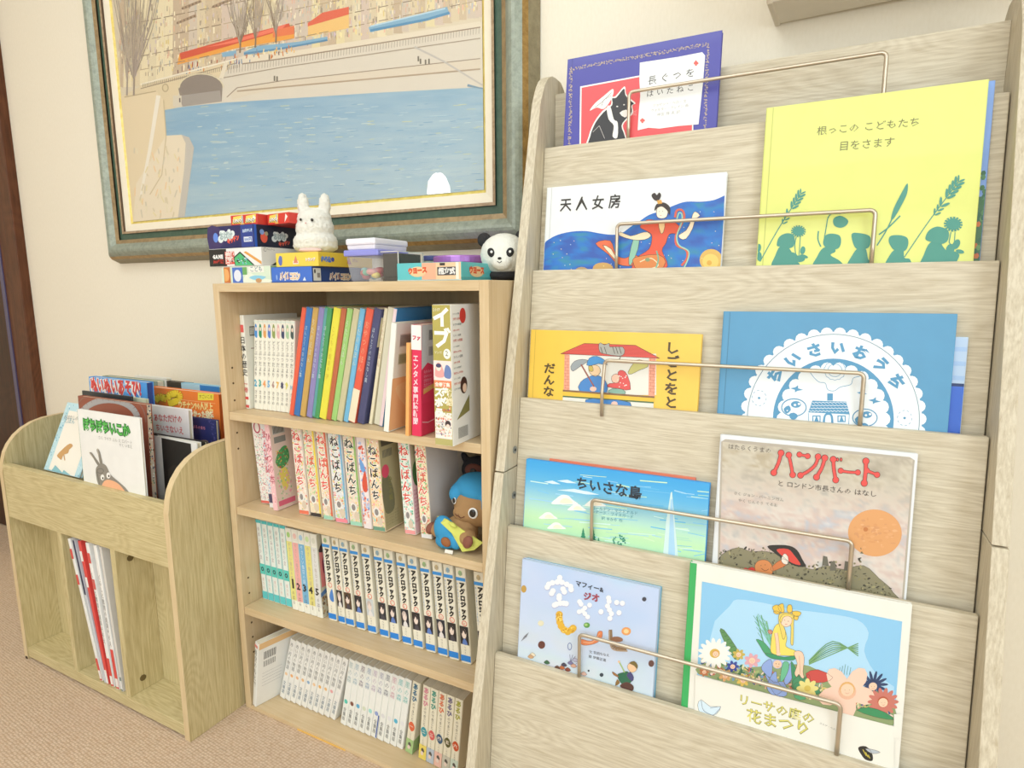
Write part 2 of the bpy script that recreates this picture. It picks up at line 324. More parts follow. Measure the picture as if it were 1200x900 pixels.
ring4('inner_moulding', .048, .058, -.034, -.038, streaky('worn_brown', '#86704f', '#ab926a', .4, .2))
ring4('moulding', .058, .092, -.038, -.040, streaky('verdigris', '#868e80', '#a4ab9c', .4, .15), rnd=.010)
ring4('gold_edge', .092, .099, -.040, -.030, gold)
ring4('outer_moulding', .099, .109, -.030, -.002, streaky('outer_brown', '#7f7458', '#978c6e', .5))
pic = (lambda: None)
def pT(a, b):
    v = on_plane(a, b, (0, -.0195, 0), (0, 1, 0)); return (v.x+.11, v.z-1.4)
P = Print(); X0, X1, Z0, Z1 = PX0+.11, PX1+.11, PZ0-1.4, PZ1-1.4
P.rect(X0, Z0, X1, Z1, '#d9ccb2', 0)
def clipT(a, b):
    x, z = pT(a, b); return (min(max(x, X0), X1), min(max(z, Z0), Z1))
P.T = clipT
rr = random.Random(3)
def street(u): return 98-(u-165)*.205 if u > 165 else 98+(165-u)*.1
# far facades: soft blocks, then many small upright strokes, sills and windows
for i in range(46):
    u = 135+i*9.6; P.rect(u, -150, u+rr.uniform(8, 14), street(u)+2, rr.choice(['#cdb99b', '#d8c8a8', '#c6b196', '#dccfae', '#d2bfae', '#e0d2a6', '#cfc0ae', '#e6d8b4']), 0)
for i in range(1500):
    u = rr.uniform(138, 562); top = -120; v = street(u)-3-abs(rr.gauss(0, 1))*62
    if v < top: continue
    wdt = rr.uniform(.5, 1.7); h = rr.uniform(2.5, 8)
    P.poly([(u, v), (u+wdt, v-.2*wdt), (u+wdt, v-h), (u, v-h+.2*wdt)], rr.choice(['#c4b296', '#b5a28a', '#e9ddc2', '#f0e5c6', '#cfbda6', '#9f907e', '#e0cb8a', '#cfbebc', '#dcb296', '#bdbcb0']), 1)
for k, (a, b) in enumerate([(-16, .2), (-32, .2), (-50, .21), (-72, .2)]):
    for i in range(30):
        u = 150+i*14; P.line([(u, street(u)+a), (u+11, street(u+11)+a)], .9, rr.choice(['#a18d74', '#b7a181', '#8f7d68']), 2)
for u0, v0 in ((208, 27), (250, 8), (214, 10)): P.line([(u0, v0), (u0+22, v0-9)], 3.2, '#a68f76', 2); [P.ell(u0+i*4, v0-i*1.6, 1.1, 1.4, '#86705c', 2, 8) for i in range(6)]
# awnings and cafe glow
P.poly([(208, 76), (276, 57), (345, 45), (345, 36), (300, 42), (262, 50), (210, 64)], '#e8a049', 2)
P.poly([(210.7, 62.3), (266, 46.7), (339, 27.5), (341, 33), (268, 54), (212, 70)], '#d2573f', 3)
P.poly([(240, 56), (278, 46), (336, 28), (330, 35), (276, 50)], '#ea7b62', 3)
P.poly([(361, 27), (378, 15), (409, 8), (409, 17), (361, 31)], '#dc6a50', 3)
P.poly([(361, 31), (409, 17), (409, 33), (361, 43)], '#e9c07a', 2)
P.poly([(320, 36), (345, 30), (345, 40), (320, 44)], '#e27a50', 3)
for i in range(70):
    u = rr.uniform(208, 345); v = street(u)-rr.uniform(6, 16)+9; P.line([(u, v), (u+rr.uniform(-1, 1), v-rr.uniform(3, 6))], 1.1, rr.choice(['#d98236', '#f0c060', '#b85c38', '#f2dca0', '#7b5a58', '#7f95ad']), 3)
for i in range(60):
    u = rr.uniform(345, 560); v = street(u)-rr.uniform(1, 12); P.line([(u, v), (u, v-rr.uniform(3, 7))], 1.4, rr.choice(['#ecd894', '#e9b9a0', '#dcd6c6', '#c7b7c4', '#f0e2ae', '#b4c2c8']), 2)
# blue boats
for pl in ([(260, 62), (277, 59), (277, 65), (261, 67)], [(286, 61), (302, 54), (350, 49), (384, 43), (384, 48), (330, 58), (286, 65)], [(432, 32), (524, 8), (527, 17), (500, 23), (434, 38)]):
    P.poly(pl, '#86aec6', 3)
P.line([(286, 63), (330, 57), (384, 47)], 2.2, '#5f8fb0', 3); P.line([(434, 36), (500, 23), (527, 15)], 3, '#5d92b5', 3); P.line([(434, 31), (522, 10)], 1.6, '#b6d2e0', 3)
# quay walls
P.poly([(165, 101), (276.7, 68.7), (284, 66), (330, 64), (563, 26), (566, 26), (566, 104), (434, 110), (350, 116), (262, 121), (214, 127), (192, 130), (145, 128), (145, 112)], '#d8cfbe', 2)
P.poly([(165, 101), (277, 70), (258, 92), (236, 85), (212, 100), (205, 128), (150, 132), (145, 112)], '#dccba8', 3)
P.poly([(284, 66), (330, 62), (563, 25), (566, 33), (330, 70), (284, 74)], '#e0d4bd', 3)
P.line([(284, 75), (330, 69), (563, 32)], 1.4, '#9c8a76', 4); P.line([(258, 92), (330, 79), (473, 58), (563, 45)], 1.2, '#a99a86', 4)
P.poly([(270, 108), (330, 95), (563, 69), (563, 80), (330, 102), (272, 117)], '#d9cdb8', 3)
P.line([(266, 114), (278, 103), (330, 94.8), (563, 68.7)], 1.1, '#a59481', 4); P.line([(278, 107), (330, 102), (563, 81)], 1.8, '#b39f87', 4)
for i in range(90):
    u = 268+i*3.3; a = 75-(u-284)*.155; P.line([(u, a), (u-.4, a+9-(u-280)*.004)], .55, '#ab9d8c', 4)
for i in range(50):
    u = 168+i*2.3; P.line([(u, street(u)+1), (u, street(u)+5)], .6, '#8d7f70', 4)
P.line([(165, 99), (277, 69)], 1.6, '#ece3ce', 4); P.line([(165, 104), (277, 74)], 1, '#9e8e76', 4)
P.ell(194, 103, 4, 5, '#b9a786', 4); P.ell(194, 103, 2.6, 3.6, '#d6c6a2', 4)
arch = [(209, 103)]+[(236-25*math.cos(t), 103-15.5*math.sin(t)-(2 if t > 1.5 else 0)) for t in [math.pi*i/12 for i in range(13)]]+[(260, 119), (214, 125)]
P.poly(arch, '#8c8178', 4); P.poly([(212, 112), (258, 106), (260, 119), (214, 125)], '#a29a92', 5)
P.line([(209, 103)]+[(236-26*math.cos(t), 103-16.5*math.sin(t)) for t in [math.pi*i/12 for i in range(13)]], 1.4, '#dccfae', 5)
P.rect(203, 112, 213, 125, '#d6ccb8', 5); P.line([(211, 115), (211, 120)], 1.6, '#6b6060', 5)
P.poly([(263, 74), (268, 72), (262, 92), (257, 92)], '#e3d8c2', 5)
# river
wt = [(191.7, 129.5), (216, 124.7), (264, 120), (350, 114.6), (434, 109), (570, 101.5), (590, 240), (150, 262), (190, 200)]
WL = [(185, 130.5), (216, 125), (264, 120.3), (350, 114.8), (434, 109.3), (572, 101.8)]
def wl(u):
    for (a, b), (c, d) in zip(WL, WL[1:]):
        if u <= c: return b+(d-b)*(u-a)/(c-a)
    return WL[-1][1]
def wf(a, b): u = 186+a*386; v = wl(u); return (u, v+(264-v)*b)
def wc(a, b):
    n = .5*vnoise(a*9, b*26, 1)+.3*vnoise(a*22, b*60, 2)+.2*vnoise(a*4, b*5, 3); t = b*.55+n*.75-.15
    c1 = ramp(['#7fa4c0', '#8aaec6', '#98b7c9', '#a7c0cb', '#b0c5ca'], t); c2 = ramp(['#93b2c4', '#a0bac8', '#abc1ca', '#b3c6cb', '#b8c8c8'], t); k = min(max(a*1.3-.2, 0), 1)
    return tuple(c1[i]*(1-k)+c2[i]*k for i in range(3))+(1,)
P.grad(wf, wc, 46, 64, 3)
for i in range(120):
    v0 = 100+i*1.2; a, b = (190, 575); n = 18; cols = (['#8fb0c6', '#95b5c9', '#9cb9ca', '#98b6c6', '#a2bdca'] if v0 < 190 else ['#9db9c9', '#a3bdca', '#a9c0c9', '#a5bccb', '#acc2ca'])
    for j in range(n):
        u = a+(b-a)*j/n+rr.uniform(-8, 8); v = v0+(j/n)*-6+28*(1-j/n); L_ = rr.uniform(14, 44)
        if v < 131-(u-192)*.075+2: continue
        if v > 255: continue
        if rr.random() < .25: P.line([(u, v), (u+L_*.5, v-L_*.03+rr.uniform(-.8, .8))], rr.uniform(.4, .9), rr.choice(cols if u > 330 else cols[:4]), 4)
for i in range(260):
    u = rr.uniform(230, 560); v = rr.uniform(122, 250); P.line([(u, v), (u+rr.uniform(4, 12), v-.6)], rr.uniform(.4, .9), rr.choice(['#c0d2d4', '#b5cbd2', '#7fa4bf', '#cbd8d2', '#c9cfa8']), 5)
for u in (250, 336, 362): [P.line([(u+rr.uniform(-4, 4), 150+j*8), (u+rr.uniform(2, 8), 150+j*8)], .8, '#cdd5c0', 5) for j in range(9)]
# near bank, left
P.poly([(135, 114), (146.7, 113), (183, 106.7), (192, 117), (195, 160), (197, 200), (150, 270), (135, 262)], '#e2d0ae', 5)
P.poly([(195, 159), (213, 158), (222, 161), (227.7, 173), (222, 215), (216.7, 254), (150, 263), (160, 215)], '#e6d8be', 5)
P.poly([(213, 158), (222, 161), (227.7, 173), (216.7, 254), (209, 256), (216, 200), (218, 168)], '#c3bdb2', 6)
P.line([(186, 112), (176, 175), (167, 220), (165, 232)], 5, '#ece4d3', 6, w1=2)
P.line([(192, 117), (195, 160), (190, 205), (176, 228)], 1.2, '#cdbb96', 6); P.line([(146, 114), (183, 107)], 1.2, '#b9a683', 6)
for i in range(60):
    u = rr.uniform(155, 212); v = rr.uniform(170, 250); P.line([(u, v), (u+rr.uniform(-3, 4), v+rr.uniform(4, 10))], 1.5, rr.choice(['#e2d3a4', '#e8c99c', '#d6c8a8', '#e3d7b8', '#d0c5ae']), 6)
P.line([(486, 55), (520, 72), (566, 100)], 2.2, '#c3bcb2', 5); P.line([(548, 100), (566, 104)], 3, '#7f98a8', 5, w1=1)
# bare trees
def tree(u, v, h, spread, n, col, sd):
    t = random.Random(sd); P.line([(u, v), (u+1, v-h*.35)], 2.0, col, 6, w1=1.0)
    for i in range(n):
        a = t.uniform(-1, 1); x1, y1 = u+a*spread*.35, v-h*t.uniform(.3, .5); x2, y2 = u+a*spread*.8+t.uniform(-3, 3), v-h*t.uniform(.6, .85); x3, y3 = x2+a*spread*.3, y2-h*.3
        P.line([(u, v-h*.15), (x1, y1), (x2, y2), (x3, y3)], 1.0, t.choice([col, '#b3a592', '#a8998f']), 6, w1=.25)
        for j in range(3): P.line([(x1, y1), (x1+t.uniform(-9, 9), y1-h*t.uniform(.15, .4))], .5, '#b5a692', 6, w1=.2)
tree(157, 112, 130, 30, 26, '#9a8b80', 1); tree(149, 112, 120, 14, 8, '#a5978c', 2)
tree(281.5, 62, 62, 19, 14, '#86735f', 3); tree(299.5, 56, 66, 16, 12, '#8b7863', 4); tree(323.5, 50, 64, 15, 11, '#8b7863', 5)
for u, v in ((322, 92), (325, 92.5), (490.5, 69), (493, 72), (499, 73), (503, 72)): P.line([(u, v-3), (u, v+3)], 1.8, '#7c7466', 6)
P.build('river_picture', pt, (0, -.0165, 0))
gl = box('glass', PX0+.11, PX1+.11, -.0215, -.0205, PZ0-1.4, PZ1-1.4, None, pt, 0)
def _glass(nt, b):
    N = nt.nodes.new; L = nt.links.new; out = nt.nodes['Material Output']; t = N('ShaderNodeBsdfTransparent'); g = N('ShaderNodeBsdfGlossy'); g.inputs['Roughness'].default_value = .01
    fr = N('ShaderNodeFresnel'); fr.inputs['IOR'].default_value = 1.35; m = N('ShaderNodeMixShader'); ge = N('ShaderNodeNewGeometry'); iv = N('ShaderNodeMath'); iv.operation = 'SUBTRACT'; iv.inputs[0].default_value = 1; L(ge.outputs['Backfacing'], iv.inputs[1]); mu = N('ShaderNodeMath'); mu.operation = 'MULTIPLY'; L(fr.outputs[0], mu.inputs[0]); L(iv.outputs[0], mu.inputs[1]); L(mu.outputs[0], m.inputs[0]); L(t.outputs[0], m.inputs[1]); L(g.outputs[0], m.inputs[2]); L(m.outputs[0], out.inputs['Surface'])
gl.data.materials.clear(); gl.data.materials.append(fancy('picture_glass', _glass))
# ================================================================ picture-book display rack
RX0, RX1 = .6206, 1.2103; T = .0155
def fy(z): return -.4227+.2312*z
BZ = [1.0916, .899, .7027, .5093, .3204, .128]
rk = empty('book_display_rack', (.915, -.2, 0), 'washed oak picture book display rack with five slanted tiers', 'rack')
def rb(name, *a, **k):
    o = k.pop('fn', box)(name, *a, **k); return o
def shift(o, p): o.parent = p; o.location = (-p.location.x, -p.location.y, -p.location.z); return o
for x0 in (RX0-T, RX1):
    low = [(fy(0), 0), (-.03, 0), (-.03, .595), (fy(.595)-.0012, .595)]
    up = [(fy(.597), .597), (-.03, .597), (-.03, 1.14), (-.045, 1.185), (-.062, 1.2)]+[(-.075, 1.2078), (-.098, 1.2090), (-.110, 1.2078), (-.1215, 1.2035), (-.1325, 1.195), (-.141, 1.1845), (-.1475, 1.172), (fy(1.155), 1.155)]
    o = prism('lower_side_panel', low, 'x', x0, x0+T, W_rack_z, bevel=.0008); shift(o, rk)
    o = prism('upper_side_panel', up, 'x', x0, x0+T, W_rack_z, bevel=.0008); shift(o, rk)
BT = .009
shift(box('back_board', RX0, RX1, -.099, -.085, .62, 1.1832, W_rack_x), rk)
for k, z in enumerate(BZ):
    y = fy(z)+.029; zl = (BZ[k+1]-.07) if k < 5 else .02; dz = z-zl; s = .11
    V = []
    for x in (RX0+.0005, RX1-.0015): V += [(x, y, z), (x, y+BT, z), (x, y+BT-s*dz, zl), (x, y-s*dz, zl)]
    shift(meshobj('tier_board', V, [(0, 1, 2, 3), (4, 7, 6, 5), (0, 4, 5, 1), (1, 5, 6, 2), (2, 6, 7, 3), (3, 7, 4, 0)], W_rack_x, bevel=.0012), rk)
    up_y = (fy(BZ[k-1])+.029-.11*(BZ[k-1]-z)) if k else -.1065
    shift(box('book_ledge', RX0+.001, RX1-.002, y+BT+.001, up_y-.001 if k else -.1, z-.066, z-.058, W_rack_x, bevel=0), rk)
steel = mat('#c9bda9', .3, .75)
for k in range(5):
    z = BZ[k]; y = fy(z)+.029+.0045; t = .0035; c = .0065; lift = [.0655, .064, .0645, .062, .066][k]; xa, xb = .756, 1.0825
    drop = -.016 if k == 2 else 0; y2 = y-.009 if k == 2 else y+.0005
    def arc(cx, cz, a0, a1): return [(cx+c*math.cos(a), y, cz+c*math.sin(a)) for a in [a0+(a1-a0)*i/5 for i in range(6)]]
    pts = [(xa, y2, z+drop), (xa, y2, z+.02)]+arc(xa+c, z+lift-c, math.pi, math.pi/2)+arc(xb-c, z+lift-c, math.pi/2, 0)+[(xb, y, z+.02), (xb, y, z-.001)]
    shift(tube('wire_rail', pts, .0026, steel), rk)
for (u, v) in ((603, 527), (602, 580)):
    q = on_plane(u, v, (RX0, 0, 0), (1, 0, 0)); cl_ = shift(disc('cam_lock', (q.y, q.z), .006, 'x', (RX0-.001, RX0+.0012), mat('#9aa0a4', .35, .8)), rk)
    (lambda o: setattr(o, 'parent', cl_))(disc('cam_slot', (q.y, q.z), .0022, 'x', (RX0+.001, RX0+.0018), mat('#33383c', .5, .3)))
# ================================================================ bookcase
H, D = .8833, .29; TP, TB = .0162, .0157; SH = [.637, .4445, .2303, .0088]
bc = empty('bookcase', (.3, -.15, 0), 'beech bookcase with four shelves of comics between the low bin and the rack', 'bookcase')
HB = H
def bb(name, *a, **k): o = box(name, *a, **k); return shift(o, bc)
bb('side_panel', 0, TP, -D, -.004, 0, H, W_case_z); bb('side_panel', .6-TP, .6, -D, -.004, 0, H, W_case_z)
bb('top_panel', TP, .6-TP, -D, -.004, H-TB, H, W_case_x)
bb('back_panel', TP, .6-TP, -.012, -.004, .0, H-TB, wood('pale_back_panel', '#d9c6a0', '#cdb88f', 'z', 40, .3, .6), bevel=0)
for k, z in enumerate(SH):
    bb('bottom_panel' if k == 3 else 'shelf', TP+.0006, .6-TP-.0006, -D+(0 if k == 3 else .0015), -.014, (0 if k == 3 else z-TB), z, W_case_x)
bb('edge_repair_strip', .15, .275, -D-.0008, -D+.0002, .0, .0035, mat('#e8bb62', .5), bevel=0)
peg = mat('#5a4327', .7)
for z in (.7218, .6914, .6575, .5924, .56, .2871, .2535, .188, .1557, .122):
    for y in (-.2735, -.06): shift(disc('shelf_pin_hole', (y, z), .0021, 'x', (TP-.001, TP+.0003), peg, n=10), bc)
# ================================================================ low book bin at the left
LX0, LX1, LF = -.6236, -.01, -.41
lb = empty('book_bin', (-.317, -.2, 0), 'low yellow green oak book bin with rounded sides and three compartments', 'bookshelf')
def lbx(name, *a, **k): return shift(box(name, *a, **k), lb)
def side(x0, x1):
    pr = [(LF, 0), (-.03, 0), (-.03, .45), (-.045, .50), (-.08, .54), (-.13, .564), (-.19, .574), (-.27, .5755), (-.2857, .5745), (-.3145, .5725), (-.339, .5665), (-.3603, .556), (-.3771, .5425), (-.3915, .5245), (-.400, .508), (-.4055, .490), (LF, .465)]
    return shift(prism('side_panel', pr, 'x', x0, x1, W_bin_z, bevel=.0008), lb)
side(LX0, LX0+.015); side(LX1-.015, LX1)
for x0, x1 in ((LX0-.0002, LX0+.0152), (LX1-.0152, LX1+.0002)):
    pr = [(LF-.0006, .001), (LF-.0006, .465), (-.4061, .4903), (-.4007, .5083), (-.3921, .5249), (-.3776, .543), (-.3606, .5566), (-.3392, .5672), (-.3146, .5732), (-.2857, .5752), (-.27, .5762)]
    V = [(x, a, b) for x in (x0, x1) for a, b in pr]; n = len(pr)
    shift(meshobj('edge_band', V, [(i, i+1, n+i+1, n+i) for i in range(n-1)], W_edge), lb)
lbx('front_board', LX0+.015, LX1-.015, LF+.0008, LF+.0158, .357, .4825, W_bin_x)
lbx('bin_floor', LX0+.015, LX1-.015, LF+.0158, -.04, .357, .369, W_bin_x)
lbx('back_panel', LX0+.015, LX1-.015, -.04, -.03, .2, .56, W_bin_z)
lbx('inner_back_panel', LX0+.015, LX1-.015, -.335, -.325, .03, .357, W_bin_z)
lbx('bottom_panel', LX0+.015, LX1-.015, LF+.0015, -.335, .006, .031, W_bin_x)
for x in (-.412, -.2178): lbx('divider', x, x+.0152, LF+.002, -.335, .031, .357, W_bin_z)
for y, z in ((-.362, .317), (-.359, .077)):
    pass
for u, v in ((213, 653), (227, 795)):
    q = on_plane(152.5 if v < 700 else 167.5, 653.8 if v < 700 else 794, (-.2026, 0, 0), (1, 0, 0)); y, z = q.y, q.z
    shift(disc('cam_lock_cap', (y, z), .0065, 'x', (-.2028, -.2014), mat('#6b5a36', .5)), lb)
lbx('foot_glide', LX0+.004, LX0+.013, LF-.002, LF+.006, 0, .006, mat('#3a2a1a', .6))
# ================================================================ wall unit at the top edge
ac = empty('air_conditioner', (.94, 0, 1.27), 'beige air conditioner on the wall, cut off by the top edge', 'air conditioner', rot=(0, 0, R(-3)))
prism('case', [(-.001, -.008), (-.085, -.008), (-.11, .012), (-.17, .03), (-.185, .06), (-.185, .24), (-.16, .27), (-.001, .27)], 'x', 0, .78, mat('#efe6d4', .5), ac, bevel=.004)
prism('louvre', [(-.093, .001), (-.165, .022), (-.168, .030), (-.098, .011)], 'x', .006, .77, mat('#f3efe6', .4), ac, bevel=.002)
for x in (.003, .777): prism('end_cap', [(-.001, -.010), (-.086, -.010), (-.112, .010), (-.173, .028), (-.189, .06), (-.189, .242), (-.162, .274), (-.001, .274)], 'x', x-.004, x+.004, mat('#e6dbc6', .5), ac, bevel=.002)
# ================================================================ books: builders
PAPER = '#f3efe4'
def shelf_book(name, label, cat, group, x, y, z, w_, h, d, cov, lean=0, yaw=0, rough=.4, spine=None, side=None, hard=False, left=None):
    zz = z+(w_*math.sin(lean) if lean > 0 else 0)+.0004
    e = empty(name, (x, y, zz), label, cat, group, (0, lean, yaw))
    t = .0016 if hard else .0006; o_ = .0022 if hard else 0; c = min(w_*.16, .002)
    out = [(0, d), (0, c), (c*.35, c*.3), (c, 0), (w_-c, 0), (w_-c*.35, c*.3), (w_, c), (w_, d), (w_-t, d), (w_-t, t+.001), (t, t+.001), (t, d)]
    cv = prism('cover', out, 'z', 0, h, mat(cov, rough), e)
    meshobj('pages', boxv(t, w_-t, t+.001, d-.001-o_, o_, h-.0006-o_), BF, M_pages, e)
    if spine:
        p = Print(); spine(p, w_, h); p.build('spine_print', cv)
    if side:
        p = Print(); side(p, d, h); p.build('front_print', cv, (w_, 0, 0), (0, 1, 0), (0, 0, 1), (1, 0, 0))
    return e
def nth(i): return ['first', 'second', 'third', 'fourth', 'fifth', 'sixth', 'seventh', 'eighth', 'ninth', 'tenth', 'eleventh', 'twelfth', 'thirteenth', 'fourteenth'][i]
rr = random.Random(11)
def confetti(p, x0, x1, z0, z1, n, cols, s=.0016, lvl=1):
    for i in range(n):
        x, z = rr.uniform(x0, x1), rr.uniform(z0, z1); a = rr.uniform(0, 3); k = rr.uniform(.5, 1.3)*s
        p.poly([(min(max(x+k*math.cos(a+t), x0), x1), z+k*math.sin(a+t)*rr.uniform(.7, 1.5)) for t in (0, 1.6, 3.1, 4.7)], rr.choice(cols), lvl)
# ---------------------------------------------------------------- top shelf
Z = SH[0]+.0002
def sp(p, w_, h):
    p.rect(.001, h*.82, w_-.001, h*.9, '#e0605c', 0); p.rect(.001, h*.1, w_-.001, h*.13, '#d9534f', 0); p.rect(.001, h*.01, w_-.001, h*.04, '#d9534f', 0)
    p.vtext('日本の歴史', (w_/2, h*.78), (w_/2, h*.35), '#3b3b3b', 2, .01); p.vtext('一巻', (w_/2, h*.3), (w_/2, h*.17), '#cc4440', 2, .01)
def sd(p, d, h): p.rect(.012, h*.78, .03, h*.88, '#55554f', 0); [p.rect(.013+i*.0022, h*.79, .0142+i*.0022, h*.87, PAPER, 1) for i in range(7)]; p.text('ー', (.012, h*.63), (.02, h*.63), '#803030', 2, .03)
shelf_book('comic_book', 'white paperback with red bands on its spine at the left end of the top shelf', 'book', None, .0175, -.250, Z, .0115, .185, .13, '#eeebdd', 0, -.05, spine=sp, side=sd)
nc = ['#5aa9c9', '#48a69c', '#eaa064', '#7fb0d6', '#b0928a', '#e9b95b', '#4b4a68', '#d9d36a', '#8cb8cf']
tops = ['#4a8fd0', '#2f8f60', '#e0a060', '#5d7fc8', '#8fa05a', '#e0b0b0', '#404a6a', '#a8c8a0', '#4a5a58']
for i in range(9):
    def sp(p, w_, h, i=i):
        p.text(str(i+2), (w_*.12, h*.26), (w_*.88, h*.26), nc[i], 2, .05, 1.25)
        p.vtext('どうぶつだより', (w_*.5, h*.78), (w_*.5, h*.37), '#4e4a45', 2, 0, .8); p.vtext('ささの', (w_*.5, h*.22), (w_*.5, h*.06), '#3c3c3a', 2, 0, .8)
        p.blob([(w_*.15, h*.83), (w_*.8, h*.81), (w_*.7, h*.93), (w_*.3, h*.95)], tops[i], 1); p.ell(w_*.5, h*.9, w_*.2, .004, '#f1d9c6', 2, 10)
        p.rect(w_*.02, h*.972, w_*.98, h*.99, '#dfe8dc', 1)
    x = .0362+i*.0121
    shelf_book('comic_book', 'slim white comic with the %s numeral %d on the top shelf' % (['blue', 'teal', 'orange', 'light blue', 'brown', 'amber', 'dark', 'yellow', 'pale blue'][i], i+2), 'book', 'slim white comics on the top shelf', x, -.246, Z, .0115, .177, .12, '#efecdd', .10, spine=sp)
E2 = [('#e4644a', '#e4644a', 'red orange'), ('#3f76b5', '#3f76b5', 'mid blue'), ('#c8a35c', '#c8a35c', 'ochre'), ('#8f86b8', '#8f86b8', 'lilac'), ('#4e9a60', '#5f9fa0', 'green and teal'), ('#e6dd4d', '#e6dd4d', 'bright yellow'), ('#bd6a48', '#bd6a48', 'brick brown'), ('#9fcb79', '#9fcb79', 'light green'), ('#c9c29c', '#c9c29c', 'beige'), ('#74b6da', '#74b6da', 'sky blue'), ('#e3614c', '#e3614c', 'coral red over cream'), ('#4d4f74', '#4d4f74', 'navy'), ('#e9dfc0', '#e9dfc0', 'cream'), ('#ded9c2', '#ded9c2', 'grey cream')]
xb = [.1499, .1617, .1771, .1938, .2088, .2257, .243, .2548, .2676, .2838, .2954, .3151, .3368, .3478, .3652]
xt = [.1983, .2098, .2254, .2397, .2543, .2743, .2921, .3051, .3194, .3336, .3476, .3642, .3805, .3877, .4029]
for i, (c, c2, nm) in enumerate(E2):
    ww = min(xb[i+1]-xb[i], xt[i+1]-xt[i])-.0006; lean = math.atan((xt[i]-xb[i])/.2)
    def sp(p, w_, h, i=i, c2=c2):
        if i == 4: p.rect(.0004, .002, w_*.42, h-.002, c2, 0)
        if i in (1, 3, 4, 5, 11): p.vtext('ほんとうのおはなし集' if i != 5 else 'こどもの絵あそび', (w_*.42, h*.84), (w_*.42, h*.36), '#c9d6dc' if i != 5 else '#d3b94a', 2, 0, .6)
        if i == 10: p.rect(0.0002, 0.001, w_-.0002, h*.3, '#ece0c3', 1); p.vtext('おやつのほん', (w_*.5, h*.9), (w_*.5, h*.45), '#eeb090', 2, 0, .6)
        if i in (2, 7, 9, 12): p.vtext('うたのえほん', (w_*.5, h*.9), (w_*.5, h*.5), '#d8dcc8' if i != 12 else '#d3b596', 2, 0, .5)
    def sd(p, d, h, i=i):
        p.rect(.004, h*.68, .03, h*.93, '#e8dcb8', 0)
    shelf_book('picture_book', '%s thin hardback leaning in the colourful row of the top shelf' % nm, 'book', 'colourful thin books on the top shelf', xb[i], -.262 if i < 12 else -.256, Z, max(ww*math.cos(lean), .006), .206, .15, c, lean, 0, spine=sp, side=sd if i in (6, 11) else None)
def sd(p, d, h):
    p.rect(.012, h*.78, .045, h*.9, '#d7cfc4', 0); [p.rect(.014+k*.0026, h*.79, .0155+k*.0026, h*.89, '#5b5a58', 1) for k in range(12)]
    p.rect(.012, h*.62, .045, h*.72, '#cdd0b2', 0); [p.rect(.014+k*.0026, h*.63, .0152+k*.0026, h*.71, '#6b7050', 1) for k in range(12)]
    p.rect(0, .002, d, h*.5, '#f3c08e', 0); p.blob([(.01, h*.4), (.05, h*.45), (.09, h*.4), (.05, h*.2)], '#f6cfa0', 1)
shelf_book('paperback_book', 'large pale peach paperback leaning right beside the pink book', 'book', None, .3965, -.290, Z, .011, .181, .14, '#eef0e6', .13, .03, side=sd)
shelf_book('paperback_book', 'thin orange edged book squeezed between the peach and pink books', 'book', None, .4465, -.2965, Z, .0065, .150, .13, '#f2b26a', .05, .04)
def sp(p, w_, h): p.rect(0.0003, .001, w_-.0003, h-.001, '#f0d8dc', 0)
shelf_book('picture_book', 'tall blue book rising behind the peach and pink books', 'book', None, .3650, -.262, Z, .0070, .2055, .17, '#4a90c4', .195, .02, hard=True, spine=sp)
def sp(p, w_, h):
    p.rect(0, h*.78, w_, h*.998, '#eef0ea', 0); p.text('ファ', (w_*.1, h*.87), (w_*.95, h*.87), '#d84a66', 2, .06); p.vtext('エンタメ専門誌新聞', (w_*.45, h*.74), (w_*.45, h*.1), '#f7dbe0', 2, .03, .8)
def sd(p, d, h):
    p.rect(0.001, h*.55, .08, h*.998, '#d7dce0', 0); [p.rect(.022+k*.003, h*.86, .0238+k*.003, h*.95, '#4d4d55', 1) for k in range(10)]; [p.rect(.022+k*.003, h*.72, .0235+k*.003, h*.8, '#5d5d65', 1) for k in range(10)]
    p.poly([(0, h*.60), (.018, h*.66), (.05, h*.60), (.05, h*.3), (0, h*.3)], '#e53b62', 1)
    p.poly([(.006, h*.38), (.05, h*.43), (.05, h*.47), (.006, h*.43)], '#e8b45e', 2); p.line([(.003, h*.13), (.02, h*.11), (.04, h*.12)], .0012, '#f8d0da', 2)
    for k in range(4): p.vtext('ものがたり', (.010+k*.006, h*.60), (.010+k*.006, h*.40), '#f3b7c6', 2)
shelf_book('comic_book', 'thick crimson pink paperback beside the tall olive and white magazine', 'book', None, .4555, -.292, Z, .0185, .178, .12, '#e2355c', .035, .05, spine=sp, side=sd)
